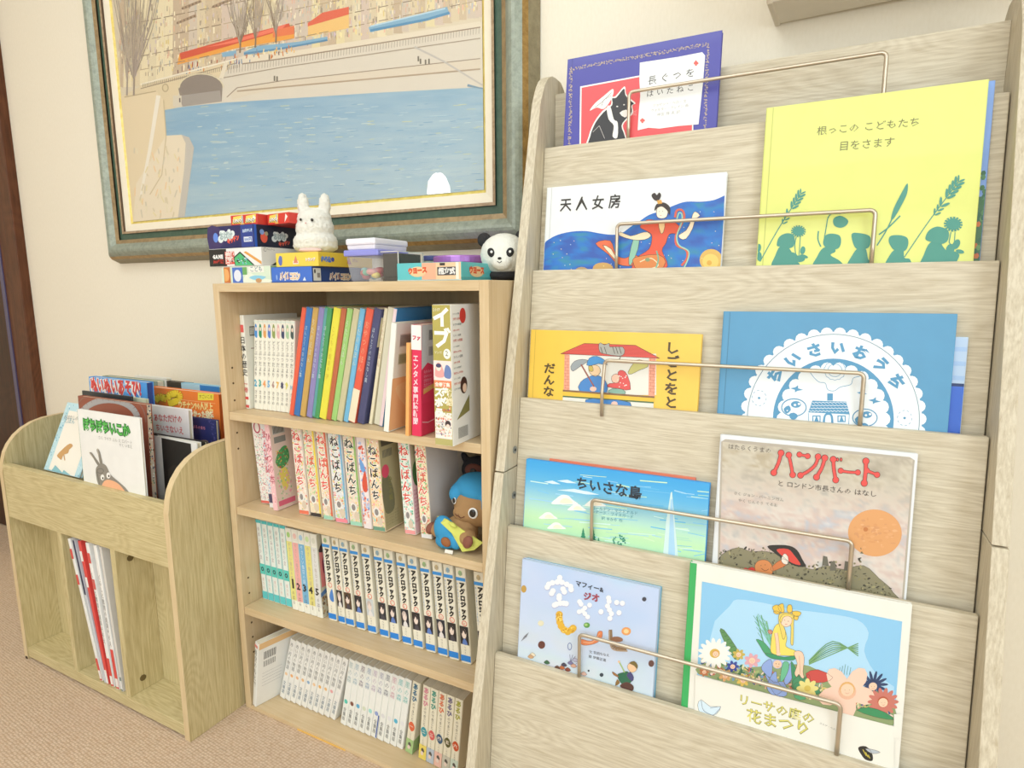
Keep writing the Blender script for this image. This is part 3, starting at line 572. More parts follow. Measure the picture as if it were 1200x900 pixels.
def sp(p, w_, h):
    p.rect(.0004, .0004, w_-.0004, h-.0004, '#b4a85a', 0)
    p.vtext('イブ', (w_*.5, h*.985), (w_*.5, h*.69), '#fbf9ee', 3, .05, 1.0); p.text('2017', (w_*.06, h*.955), (w_*.45, h*.955), '#f1efe0', 3)
    p.ell(w_*.78, h*.66, w_*.2, w_*.24, '#f6f4e6', 3); p.text('2', (w_*.68, h*.645), (w_*.88, h*.645), '#6a6a50', 4, 0, 1)
    p.text('マンガ', (w_*.08, h*.66), (w_*.5, h*.66), '#f1efe0', 3)
    p.rect(.0004, h*.47, w_-.0004, h*.61, '#f3e1da', 1); p.blob([(w_*.1, h*.5), (w_*.2, h*.59), (w_*.45, h*.58), (w_*.6, h*.5)], '#e8a5a0', 2); p.blob([(w_*.6, h*.5), (w_*.7, h*.58), (w_*.95, h*.56), (w_*.95, h*.49)], '#6d84b6', 2)
    p.ell(w_*.3, h*.56, w_*.14, w_*.16, '#f6dfcf', 3); p.ell(w_*.3, h*.575, w_*.15, w_*.1, '#4a4a6a', 3)
    p.rect(.001, h*.42, w_-.001, h*.47, '#e68a62', 1); p.text('全巻特集', (w_*.08, h*.43), (w_*.9, h*.43), '#fbeee0', 3, .04)
    p.vtext('スポラ', (w_*.27, h*.42), (w_*.27, h*.2), '#fbf9ee', 3, .06); p.vtext('花の', (w_*.62, h*.42), (w_*.62, h*.3), '#fbf9ee', 3, .06); p.vtext('物語', (w_*.87, h*.41), (w_*.87, h*.29), '#f3e6c0', 3, .03)
    p.rect(.001, h*.05, w_-.001, h*.24, '#f5ebe2', 1); confetti(p, .0015, w_-.0015, h*.07, h*.3, 90, ['#d9604e', '#e8a898', '#b4a85a', '#6a6a78', '#f4d8b0'], .0014, 2); p.text('いろいろ', (w_*.35, h*.25), (w_*.95, h*.25), '#d9604e', 3, .03)
    p.ell(w_*.75, h*.16, w_*.16, w_*.17, '#4a3d3c', 3); p.ell(w_*.75, h*.145, w_*.1, w_*.1, '#f7ddcc', 4)
    for k in range(5): p.text('まんが読切', (w_*.06, h*(.19-.028*k)), (w_*.55, h*(.19-.028*k)), ['#d9604e', '#557', '#6aa5a0', '#d9604e', '#77a'][k].replace('#557', '#555577').replace('#77a', '#7777aa'), 3)
    p.rect(.0004, .0004, w_-.0004, h*.05, '#b8b070', 2)
def sd(p, d, h):
    for k in range(15): p.text(['たのしい話題', '付録 大特集', 'おすすめ新連載', '読切まんが四本'][k % 4], (.006, h*(.93-.038*k)), (.006+.018+.004*(k % 3), h*(.932-.038*k)), ['#8f8f8f', '#c86a5e', '#7f8a8a', '#d0584e'][k % 4], 2, .01)
    p.ell(.034, h*.92, .009, .0115, '#d8433a', 2); p.ell(.034, h*.42, .010, .013, '#4a2f28', 2); p.ell(.036, h*.40, .006, .007, '#f0d0b8', 3)
    p.poly([(.012, h*.18), (.05, h*.34), (.05, h*.22)], '#8a8550', 1); p.rect(.014, h*.03, .05, h*.13, '#eeeee8', 1); [p.rect(.016+k*.0024, h*.04, .0172+k*.0024, h*.12, '#555555', 2) for k in range(12)]
shelf_book('magazine', 'thick magazine with olive and white lettered spine at the top shelf right end', 'magazine', None, .5225, -.322, Z, .0315, .2105, .15, '#f1f0ea', 0, .02, spine=sp, side=sd)
# ---------------------------------------------------------------- second shelf: thick cat comics magazines
Z = SH[1]+.0002
def neko(base, tcol, accents, foot, edge=None, start=.98):
    def f(p, w_, h):
        p.rect(.0004, .0004, w_-.0004, h-.0004, base, 0); confetti(p, .0008, w_-.0008, .004, h-.004, 260, accents, .0021)
        if edge: p.rect(w_-.0045, .0006, w_-.0004, h-.0006, edge, 2)
        p.vtext('ねこぱんち', (w_*.46, h*start-.006), (w_*.46, h*.32), '#fbf6ea', 3, .07, 1.0); p.vtext('ねこぱんち', (w_*.46, h*start-.006), (w_*.46, h*.32), tcol, 4, .02, 1.0)
        p.ell(w_*.4, h*.2, w_*.28, .009, '#ece8e0', 2); p.ell(w_*.4, h*.2, w_*.16, .006, '#8f8a88', 3); p.ell(w_*.62, h*.11, w_*.22, .008, '#d9c9b4', 2); p.rect(.0006, .001, w_-.0006, .008, foot, 2)
    return f
PK = ['#f0a8a8', '#f3c8b8', '#d9685e', '#fbeee4', '#a9d3cf', '#eecf7a', '#c8d98a']
GN = ['#bcd9a0', '#f2e6c0', '#e8a48c', '#9cc4a0', '#f4d27a', '#d9e6cf']
def sp(p, w_, h):
    p.rect(.0004, .0004, w_-.0004, h-.0004, '#efe9e2', 0); confetti(p, .0008, w_-.0008, .006, h-.03, 420, ['#d7707a', '#7fb8b8', '#f4f0e8', '#e8a0a0', '#a8c8a0', '#8a6a78', '#eef0ea'], .0013)
    p.ring(w_*.45, h*.9, w_*.3, .012, .003, '#b8425e', 3); p.rect(.0006, .001, w_-.0006, .006, '#e06a5e', 2)
shelf_book('magazine', 'thick magazine with dense red and teal pattern, leftmost on the second shelf', 'magazine', None, .0455, -.252, Z, .0315, .1735, .12, '#eee6dc', -.075, 0, spine=sp)
def sp(p, w_, h): p.rect(.0004, .0004, w_-.0004, h-.0004, '#e9e6e4', 0); confetti(p, .0008, w_-.0008, .006, h-.01, 160, ['#8fb8d8', '#f0b8b8', '#e8e0d8', '#c8d8e0', '#e09aa0'], .0018); p.rect(.001, .01, w_-.001, .028, '#4f4a66', 2); p.vtext('まんが雑誌', (w_/2, h*.9), (w_/2, h*.4), '#d0606e', 3, .02, .8)
shelf_book('magazine', 'white and pale blue comic magazine, second on the second shelf', 'magazine', None, .0805, -.262, Z, .0155, .1735, .12, '#eee6dc', -.065, 0, spine=sp)
def sp(p, w_, h): p.rect(.0004, .0004, w_-.0004, h-.0004, '#f3c3c6', 0); confetti(p, .0008, w_-.0008, .004, h-.004, 60, ['#f7dada', '#e89aa4', '#f4e8e0'], .0016); p.vtext('ひみつの本', (w_/2, h*.9), (w_/2, h*.3), '#b85a6a', 3, 0, .8)
def sd(p, d, h):
    p.rect(.001, .002, d*.6, h*.98, '#e8cfc0', 0); p.rect(.006, h*.86, .036, h*.96, '#c9c6bc', 1); [p.rect(.008+k*.0026, h*.87, .0094+k*.0026, h*.95, '#5c5a58', 2) for k in range(10)]; p.rect(.008, h*.76, .036, h*.83, '#8f8f88', 1)
    p.blob([(.006, h*.55), (.02, h*.68), (.036, h*.7), (.04, h*.55), (.02, h*.46)], '#4f9a5c', 2); confetti(p, .008, .038, h*.48, h*.68, 40, ['#7fbf7a', '#e6c864', '#c8584e'], .002, 3)
    p.blob([(.012, h*.42), (.03, h*.46), (.036, h*.3), (.022, h*.2)], '#ead36a', 2); p.rect(.004, h*.04, .045, h*.1, '#e06a84', 2); confetti(p, .004, .04, h*.12, h*.45, 60, ['#f0a8b0', '#f4e0c8', '#a8c890'], .002, 2)
shelf_book('magazine', 'pink comic magazine with a green tree on its cover, third on the second shelf', 'magazine', None, .1000, -.270, Z, .0125, .1735, .12, '#f1cfc8', -.055, 0, spine=sp, side=sd)
specs = [(.151, .0255, '#f1e3d4', '#d8534e', PK, '#e87a5e', None, 'red lettered magazine with coral foot strip, nearest to the pink one'), (.181, .028, '#ecdcc0', '#dd6450', GN, '#3f3a3a', '#ecd34f', 'red lettered magazine with a yellow right edge'),
         (.2135, .0245, '#efe0cc', '#e0584a', GN+PK, '#9fd0b8', '#d96a4e', 'red lettered magazine just left of the black lettered ones'), (.2435, .030, '#dfe3e4', '#2f2c34', PK, '#f08c9a', '#7fb4d2', 'black lettered magazine on a pink and pale blue spine'),
         (.2790, .0285, '#ecd9c8', '#2f3430', GN, '#9fd3bc', '#8fb56a', 'black lettered magazine with green right edge'), (.3325, .0275, '#f0d9b8', '#2b2a2c', PK+['#e88a3a'], '#6f9c86', None, 'black lettered magazine with orange confetti spine and khaki cover')]
for i, (x, ww, b, t, ac_, ft, ed, nm) in enumerate(specs):
    def sd(p, d, h):
        p.rect(.001, .002, d*.8, h*.99, '#b8ad84', 0); p.rect(.006, h*.88, .04, h*.96, '#5e5a4c', 2); [p.rect(.008+k*.003, h*.76, .0096+k*.003, h*.84, '#6a6a60', 1) for k in range(9)]
        p.blob([(.004, h*.2), (.0, h*.5), (.014, h*.62), (.03, h*.4), (.028, h*.2)], '#7d7a5e', 1); p.ell(.012, h*.62, .010, .012, '#e0526e', 3); p.vtext('ねこの話', (.022, h*.56), (.022, h*.3), '#8d8a55', 3, .03)
        for k in range(5): p.text('だいすきねこまんが', (.004, h*(.17-.03*k)), (.04, h*(.175-.03*k)), '#8a7f5e', 2)
    shelf_book('magazine', nm+' on the second shelf', 'magazine', 'thick cat comic magazines on the second shelf', x+.0095, -.261, Z, ww, .1735, .12, b, -.055, 0, spine=neko(b, t, ac_, ft, ed, .94 if i == 5 else .98), side=sd if i == 5 else None)
def sp(p, w_, h): p.rect(.0004, .0004, w_-.0004, h-.0004, '#ece0e0', 0); confetti(p, .0008, w_-.0008, .01, h-.01, 110, ['#7fa8dc', '#e0644e', '#f4eee8', '#e8a48c', '#b8c8e8'], .0026); p.blob([(w_*.2, h*.75), (w_*.7, h*.68), (w_*.85, h*.6), (w_*.3, h*.62)], '#6f9fd8', 2); p.blob([(w_*.3, h*.5), (w_*.8, h*.62), (w_*.9, h*.42), (w_*.4, h*.4)], '#d85a44', 2)
shelf_book('magazine', 'magazine with blue swirl and red splash between two black lettered ones', 'magazine', None, .3200, -.261, Z, .0185, .1735, .12, '#eee6dc', -.055, 0, spine=sp)
def sd(p, d, h): p.rect(.001, .002, d*.8, h*.99, '#e8c2c8', 0); p.rect(.002, h*.66, .03, h*.97, '#c9c0a0', 1); p.ell(.014, h*.62, .011, .022, '#4d7a48', 2); [p.text('ねこがいっぱい', (.003, h*(.45-.04*k)), (.026, h*(.45-.04*k)), '#c0507a', 2, .02) for k in range(9)]
shelf_book('magazine', 'pale magazine with red lettering and green dots right of the khaki cover', 'magazine', None, .4020, -.248, Z, .0235, .1735, .12, '#f1e6dc', -.055, 0, spine=neko('#eef0e6', '#d9524c', ['#a8d8d0', '#f2b8b0', '#e0efe8', '#6ab890'], '#f0a0a0', None, .96), side=sd)
def sd(p, d, h): p.rect(.001, .002, d*.8, h*.99, '#dcd3cc', 0)
shelf_book('magazine', 'magazine patterned red and green on pale yellow next to the soft toy', 'magazine', None, .4385, -.250, Z, .0225, .1735, .12, '#eadfd0', -.055, 0, spine=neko('#f2e6c2', '#dc6a58', ['#f0a890', '#8fc88a', '#f4d8c0', '#dc7a68'], '#e8e8e8', None, .97), side=sd)
def sd(p, d, h): p.rect(.001, .002, d-.002, h*.99, '#c9cfa6', 0); p.rect(.01, h*.8, .06, h*.9, '#b65a7a', 2)
shelf_book('magazine', 'pale green magazine leaning in the dark behind the soft toy', 'magazine', None, .537, -.14, Z, .012, .165, .11, '#d5cfae', -.06, -.1, side=sd)
# ---------------------------------------------------------------- third shelf
Z = SH[2]+.0002
for i in range(5):
    def sp(p, w_, h):
        p.rect(.0003, h*.96, w_-.0003, h*.998, '#58c4c6', 1); p.rect(.0003, .001, w_-.0003, h*.1, '#62c9cc', 1); p.rect(w_-.0016, .001, w_-.0003, h-.001, '#4fb8bc', 1)
        p.rect(.0003, h*.32, w_-.0003, h*.45, '#5fcabd', 2); p.ell(w_*.47, h*.385, w_*.26, w_*.3, '#2f4a50', 3, 12); p.ell(w_*.47, h*.385, w_*.12, w_*.14, '#5fcabd', 4, 8)
        p.vtext('ゆめみる少女', (w_*.42, h*.92), (w_*.42, h*.5), '#b9a8a8', 3, 0, .6); p.vtext('まつり', (w_*.42, h*.28), (w_*.42, h*.12), '#e0a098', 3, 0, .6)
    shelf_book('comic_book', 'white comic with turquoise bands, %s of five at the left of the third shelf' % nth(i), 'book', 'turquoise banded comics on the third shelf', .0235+i*.0172, -.247, Z, .0162, .1735, .115, '#e9efe8', -.035, spine=sp)
cc = [('#e6e08a', '#a8d080'), ('#f0a8a4', '#e8c0b8'), ('#78b4da', '#a8c8e0'), ('#e6dc86', '#c8e0a8'), ('#e0e0dc', '#d8d8c8')]
for i in range(5):
    def sp(p, w_, h, i=i):
        p.rect(.0006, h*.12, w_-.0006, h*.84, cc[i][0] if i != 1 else '#f0b0ac', 1); p.rect(.0003, h*.86, w_-.0003, h*.998, '#e8e6da', 1); p.ell(w_/2, h*.92, w_*.3, .006, cc[i][1], 2, 10)
        p.text(str(i+1), (w_*.14, h*.27), (w_*.86, h*.27), '#33302e', 3, .04, 1.0); p.vtext('やさしい毎日の話', (w_/2, h*.83), (w_/2, h*.36), '#b7a79a' if i != 2 else '#e6f0f6', 2, 0, .7); p.vtext('のはら', (w_/2, h*.24), (w_/2, h*.06), '#6a625a', 3, 0, .6)
    def sd(p, d, h):
        p.rect(.001, .001, d*.7, h*.99, '#c9c4ae', 0); p.rect(.004, h*.36, .06, h*.78, '#d9827e', 1); p.blob([(.004, h*.78), (.02, h*.9), (.045, h*.84), (.05, h*.76)], '#4a3d3e', 2); p.poly([(.0, h*.3), (.03, h*.36), (.06, h*.4), (.06, h*.35), (.03, h*.3), (.0, h*.25)], '#5a7fb0', 2); p.blob([(.01, h*.66), (.025, h*.74), (.03, h*.6), (.014, h*.5)], '#8a3f58', 2); confetti(p, .002, .04, .006, h*.25, 40, ['#8a6a4e', '#b89a70', '#6a5a4a'], .003, 1)
    shelf_book('comic_book', 'pastel comic volume %d with %s spine panel on the third shelf' % (i+1, ['yellow', 'pink', 'blue', 'lemon', 'pale grey'][i]), 'book', 'numbered pastel comics on the third shelf', .1115+i*.0168, -.250, Z, .0160, .1725, .115, '#f0efe2', -.035, spine=sp, side=sd if i == 4 else None)
xs3 = [.1985, .2240, .2430, .2690, .2970, .3260, .3500, .3780, .4030, .4300, .4560, .4790, .5040, .5400]
for i, x in enumerate(xs3):
    def sp(p, w_, h, i=i):
        z0 = h*.865
        p.rect(.0002, h*.02, w_-.0002, h*.085, '#2d86dc', 2); p.rect(.0006, z0, w_-.0006, z0+.006, '#3f93dc', 2);
        p.vtext('アグロジック', (w_*.6, z0-.002), (w_*.6, h*.455), '#1f1c1a', 3, .07, .95); p.vtext('めぐるせかいのこえをきく', (w_*.17, z0-.003), (w_*.17, h*.45), '#5b90c8', 2, 0, .6)
        p.ring(w_*.6, h*.425, w_*.26, w_*.26, .0011, '#e2583e', 3, 14); p.text(str(i+1), (w_*.46, h*.412), (w_*.46+.0022*len(str(i+1)), h*.412), '#e2583e', 3)
        if i == 0: p.blob([(w_*.4, h*.3), (w_*.8, h*.38), (w_*.9, h*.24), (w_*.5, h*.24)], '#4f86d0', 2)
        else:
            dk = ['#2b2a2e', '#332f33', '#5a4632', '#2e3033', '#c9cfd0', '#2e3238', '#2a2a2c', '#2c2f36', '#2c2a2b', '#2f2c30', '#2a2e3a', '#302c2c', '#2b2a2c', '#2d2c33'][i]
            p.rect(w_*.08, h*.2, w_*.93, h*.392, dk, 2); p.ell(w_*.48, h*.315, w_*.24, .0095, '#ecd9ce', 3, 12); p.blob([(w_*.2, h*.34), (w_*.45, h*.375), (w_*.7, h*.34), (w_*.62, h*.31), (w_*.45, h*.35), (w_*.3, h*.31)], ['#3b3435', '#c9b9b0'][i % 3 == 1], 4, 2); p.blob([(w_*.25, h*.205), (w_*.5, h*.27), (w_*.8, h*.205)], ['#5f7fc4', '#e6e2df', '#4d4a52'][i % 3], 3, 2)
        p.vtext('つづく', (w_*.5, h*.185), (w_*.5, h*.095), '#4a4642', 3, 0, .8); p.ell(w_*.5, h*.945, w_*.2, .005, ['#9dc08a', '#c8b48a', '#8fb4c8'][i % 3], 2, 8); p.text('女性', (w_*.25, h*.93), (w_*.75, h*.93), '#a5a08e', 3)
    shelf_book('comic_book', '%s cream comic from the left with blue bands and black title%s' % (nth(i), ', behind the rack' if i == 13 else ''), 'book', 'blue banded comics on the third shelf', x+.0095, -.247, Z, .0200 if i not in (1,) else .0165, .1735, .115, '#ece7d4', -.055, 0, spine=sp)
# ---------------------------------------------------------------- bottom shelf
Z = SH[3]+.0002
def sp(p, w_, h): p.rect(.0004, h*.93, w_-.0004, h*.97, '#e0807a', 1); p.vtext('青空のもとで', (w_/2, h*.9), (w_/2, h*.3), '#8a8a88', 2, 0, .7)
def sd(p, d, h): p.rect(.003, h*.9, d*.9, h*.995, '#e8c089', 0); [p.rect(.014+k*.003, h*.72, .0155+k*.003, h*.84, '#5b5a58', 1) for k in range(9)]; [p.rect(.014+k*.003, h*.6, .0152+k*.003, h*.69, '#77736e', 1) for k in range(9)]; [p.line([(.012, h*(.5-.05*k)), (.055, h*(.5-.05*k))], .0006, '#a8a8a8', 1) for k in range(5)]
shelf_book('paperback_book', 'white paperback showing its back cover at the left end of the bottom shelf', 'book', None, .0175, -.287, Z, .0125, .158, .105, '#f0efe9', .21, -.24, spine=sp, side=sd)
for i in range(10):
    def sp(p, w_, h, i=i):
        p.vtext('赤い月の物語', (w_*.5, h*.95), (w_*.5, h*.5), '#8d8d89', 2, 0, .75); p.ell(w_*.5, h*.42, w_*.26, w_*.26, ['#eec9a0', '#f0b070', '#e8b890', '#f0c088', '#8fb0d0', '#eecaa0', '#efb868', '#eebd80', '#e8a8a8', '#e8e8e4'][i], 2, 10); p.vtext('文庫選', (w_*.5, h*.3), (w_*.5, h*.08), '#7f8f9c', 2, 0, .7)
    shelf_book('paperback_book', 'small white paperback leaning right, %s of the first ten on the bottom shelf' % nth(i), 'book', 'small white paperbacks on the bottom shelf', .050+i*.0158, -.245, Z, .0143, .1525, .1, '#efeee8', .30, 0, spine=sp)
for i in range(10):
    def sp(p, w_, h, i=i):
        p.vtext('風の森', (w_*.5, h*.97), (w_*.5, h*.65), ['#b8c8c8', '#b0c4cc', '#9a8f98', '#a8b8c8', '#c8b8c8', '#b0b0c0', '#8f9098', '#d8b0b8', '#88c8c8', '#8fc8c0'][i], 2, 0, .7); p.ell(w_*.5, h*.36, w_*.3, w_*.34, ['#58c4b4', '#8a5a4a', '#6ab4d8', '#d8e0c8', '#a8e0d8', '#98a8d8', '#e0e0e0', '#e8e8e8', '#5ab8d8', '#e8e8e8'][i], 2, 10); p.vtext('全集版', (w_*.5, h*.27), (w_*.5, h*.06), '#6f6f6c', 2, 0, .7)
        if i == 5: p.rect(w_*.8, .002, w_*.98, h*.35, '#4a62a8', 2)
    shelf_book('paperback_book', 'dotted white paperback, %s of the second ten on the bottom shelf' % nth(i), 'book', 'dotted white paperbacks on the bottom shelf', .2225+i*.0156, -.247, Z, .0146, .1535, .1, '#eff0ea', .215-.004*i, 0, spine=sp)
kc = [('#e06a44', '#a8c888', 'orange', '一', '#3d6f8c'), ('#3f9aa4', '#ecd66a', 'teal', '二', '#d88a9a'), ('#d9605e', '#b9c4d0', 'pink red', '三', '#4f9a88'), ('#3c5c7c', '#e8bcae', 'navy', '四', '#d8744e'), ('#5c5a30', '#c8c4b4', 'olive', '五', '#77708a'), ('#c8552e', '#c9d6c8', 'rust', '六', '#a8a83f')]
for i, (c, ft, nm, kj, tc_) in enumerate(kc):
    def sp(p, w_, h, i=i, c=c, ft=ft, kj=kj, tc_=tc_):
        p.rect(.0003, .0004, w_-.0003, h*.2, ft, 1); p.vtext('あるひ', (w_*.5, h*.98), (w_*.5, h*.72), tc_, 3, .04, .9); p.vtext('のできごと', (w_*.5, h*.72), (w_*.5, h*.46), '#5f5a50', 3, 0, .8)
        p.blob([(w_*.1, h*.40), (w_*.5, h*.45), (w_*.92, h*.4), (w_*.85, h*.34), (w_*.45, h*.32)], c, 3, 2); p.text(kj, (w_*.25, h*.365), (w_*.75, h*.365), '#f4e8d8', 4, .02); p.vtext('こもれび', (w_*.5, h*.31), (w_*.5, h*.18), '#7a756a', 3, 0, .6)
        p.blob([(w_*.3, h*.13), (w_*.5, h*.16), (w_*.75, h*.12), (w_*.55, h*.1)], '#5a544e', 3, 2); p.ell(w_*.45, h*.085, w_*.2, .0045, '#e8d4c8', 3, 8)
    def sd(p, d, h): p.rect(.0005, .0005, d, h*.2, '#a3c384', 0)
    shelf_book('paperback_book', 'cream paperback with %s badge at the right of the bottom shelf' % nm, 'book', 'badged paperbacks on the bottom shelf', .3855+(.0 if i == 0 else .0135)+i*.0178, -.249-.001*i, Z, .0165, .1545, .105, '#eae3cc', .15 if i == 0 else .10, 0, spine=sp, side=sd if i == 0 else None)
# ================================================================ books in the rack
def rack_book(label, row, tl, tr, br, bl, thick, hexc, art=None, name='picture_book', behind=0, group='picture books on the display rack', spine_hex=None, below=.057, groove=True, coat=.15, outline=None):
    z = BZ[row]; yb = fy(z)+.029+BT+.0012+behind; s = .115; n = Vector((0, -1, s)).normalized(); p0 = (0, yb, z)
    c = [on_plane(u, v, p0, n) for u, v in (tl, tr, br, bl)]
    x0, x1, zt = (c[0].x+c[3].x)/2, (c[1].x+c[2].x)/2, (c[0].z+c[1].z)/2
    zb = z-below; th = math.atan(s); h = (zt-zb)/math.cos(th); W = x1-x0; o = Vector((x0, yb-s*(z-zb), zb))
    e = empty(name, o, label, 'book', group, (-th, 0, 0)); ez = Vector((0, s, 1)).normalized()
    def T(a, b): q = on_plane(a, b, p0, n)-o; return (q.x, q.dot(ez))
    t = .0016
    fc = box('front_cover', 0, W, 0, t, 0, h, mat(hexc, .38, coat=coat), e, .0006); box('back_cover', 0, W, thick-t, thick, 0, h, mat(hexc, .38, coat=coat), e, .0006)
    box('spine', -.0005, .0016, 0, thick, 0, h, mat(spine_hex or hexc, .4, coat=coat), e, .0007)
    box('pages', .0016, W-.003, t, thick-t, .003, h-.003, M_pages, e, 0)
    if art:
        p = Print(T)
        if outline: p.ol = outline
        if groove: p.T = lambda a, b: (a, b); p.rect(.0075, .001, .0085, h-.001, '#%02x%02x%02x' % tuple(int(int((spine_hex or hexc)[i:i+2], 16)*.86) for i in (1, 3, 5)), 0 if not spine_hex else 5); p.T = T
        art(p, W, h, T)
        for i, v in enumerate(p.V): p.V[i] = (min(max(v[0], .0006), W-.0006), min(max(v[1], .001), h-.0008), v[2])
        p.build('cover_print', fc)
    return e
def K(x0, y0, s): return lambda *P: [(x0+a/s, y0+b/s) for a, b in P]
INKD = '#33322f'
# --- blue book with the cat in boots title
def art(p, W, h, T):
    k = K(620, 0, 4); A = lambda *q: [tuple(x) for x in k(*q)]
    rr = random.Random(5)
    def garland(a, b, n):
        (x0, y0), (x1, y1) = a, b
        for i in range(n):
            t = i/n; x, y = x0+(x1-x0)*t, y0+(y1-y0)*t
            for j in range(4): p.ell(*k((x+rr.uniform(-7, 7), y+rr.uniform(-8, 8)))[0], rr.uniform(.6, 1.1), rr.uniform(.5, .9), rr.choice(['#a89a96', '#b8a58e', '#9a8fa0', '#c4b19a']), 1, 6)
    garland((205, 322), (845, 206), 62); garland((197, 330), (190, 700), 34); garland((838, 215), (822, 640), 36)
    p.poly(A((240, 406), (520, 354), (770, 400), (770, 720), (236, 720)), '#f6f2ec', 2); p.poly(A((247, 412), (516, 362), (764, 410), (764, 720), (243, 720)), '#e85a5e', 3)
    p.blob(A((275, 720), (280, 640), (305, 575), (345, 520), (385, 490), (385, 455), (405, 452), (448, 405), (455, 440), (478, 465), (500, 485), (485, 495), (488, 530), (462, 560), (440, 590), (455, 640), (460, 720)), '#f6f2ec', 4, 3)
    p.blob(A((281, 720), (286, 645), (310, 580), (350, 527), (390, 494), (390, 462), (410, 458), (445, 416), (452, 445), (472, 470), (492, 486), (480, 497), (482, 526), (458, 554), (434, 590), (449, 640), (454, 720)), '#37373a', 5, 3)
    p.blob(A((285, 520), (310, 485), (352, 450), (392, 418), (396, 440), (378, 480), (350, 512), (318, 505)), '#f3efe9', 6, 3); p.line(A((310, 505), (345, 478), (388, 435)), .4, '#55504d', 7); p.line(A((340, 500), (350, 470), (385, 450)), .3, '#55504d', 7)
    p.blob(A((365, 505), (382, 500), (398, 560), (416, 575), (415, 645), (392, 640), (398, 590), (374, 560)), '#f3efe9', 6, 3); p.line(A((300, 620), (330, 590), (355, 650)), .5, '#c8c4bf', 6)
    p.ell(*k((414, 500))[0], 1.2, .8, '#e8e4de', 6, 8); p.ell(*k((446, 492))[0], 1.1, .8, '#e8e4de', 6, 8); p.blob(A((425, 530), (455, 515), (475, 530), (450, 552)), '#f0ece6', 6, 2)
    for a in (-10, 0, 10): p.line(A((455, 535), (505, 530+a)), .25, '#f0ece6', 7)
    p.poly(A((520, 295), (700, 268), (812, 246), (826, 262), (815, 400), (795, 584), (700, 592), (612, 604), (560, 600), (510, 612), (514, 540), (522, 450), (518, 380)), '#eff0ee', 7)
    p.text('長 ぐ つ を', k((556, 397))[0], k((778, 356))[0], INKD, 8, 0); p.text('は い た ね こ', k((550, 455))[0], k((775, 423))[0], INKD, 8, 0)
    p.text('ジョゼッペ・ペロー 文', k((580, 502))[0], k((738, 480))[0], '#a9a6a2', 8); p.text('ウォルター・クレイン 画', k((572, 526))[0], k((748, 500))[0], '#a9a6a2', 8); p.text('神宮 輝 夫 訳', k((600, 546))[0], k((708, 532))[0], '#a9a6a2', 8)
    for x, y in ((783, 298), (532, 566)): p.ell(*k((x-5, y))[0], 1.5, 1.6, '#e0645c', 8, 8); p.ell(*k((x+6, y))[0], 1.5, 1.6, '#e0645c', 8, 8); p.poly(A((x-12, y), (x+12, y), (x, y-15 if x > 600 else y-12)), '#e0645c', 8); p.poly(A((x-3, y+2), (x+3, y+2), (x+5, y+12), (x-5, y+12)), '#e0645c', 8)
rack_book('purple blue picture book with a black cat on red and a white title card', 0, (664, 70), (845, 35), (841, 148), (662, 168), .0085, '#4f4fa6', art)
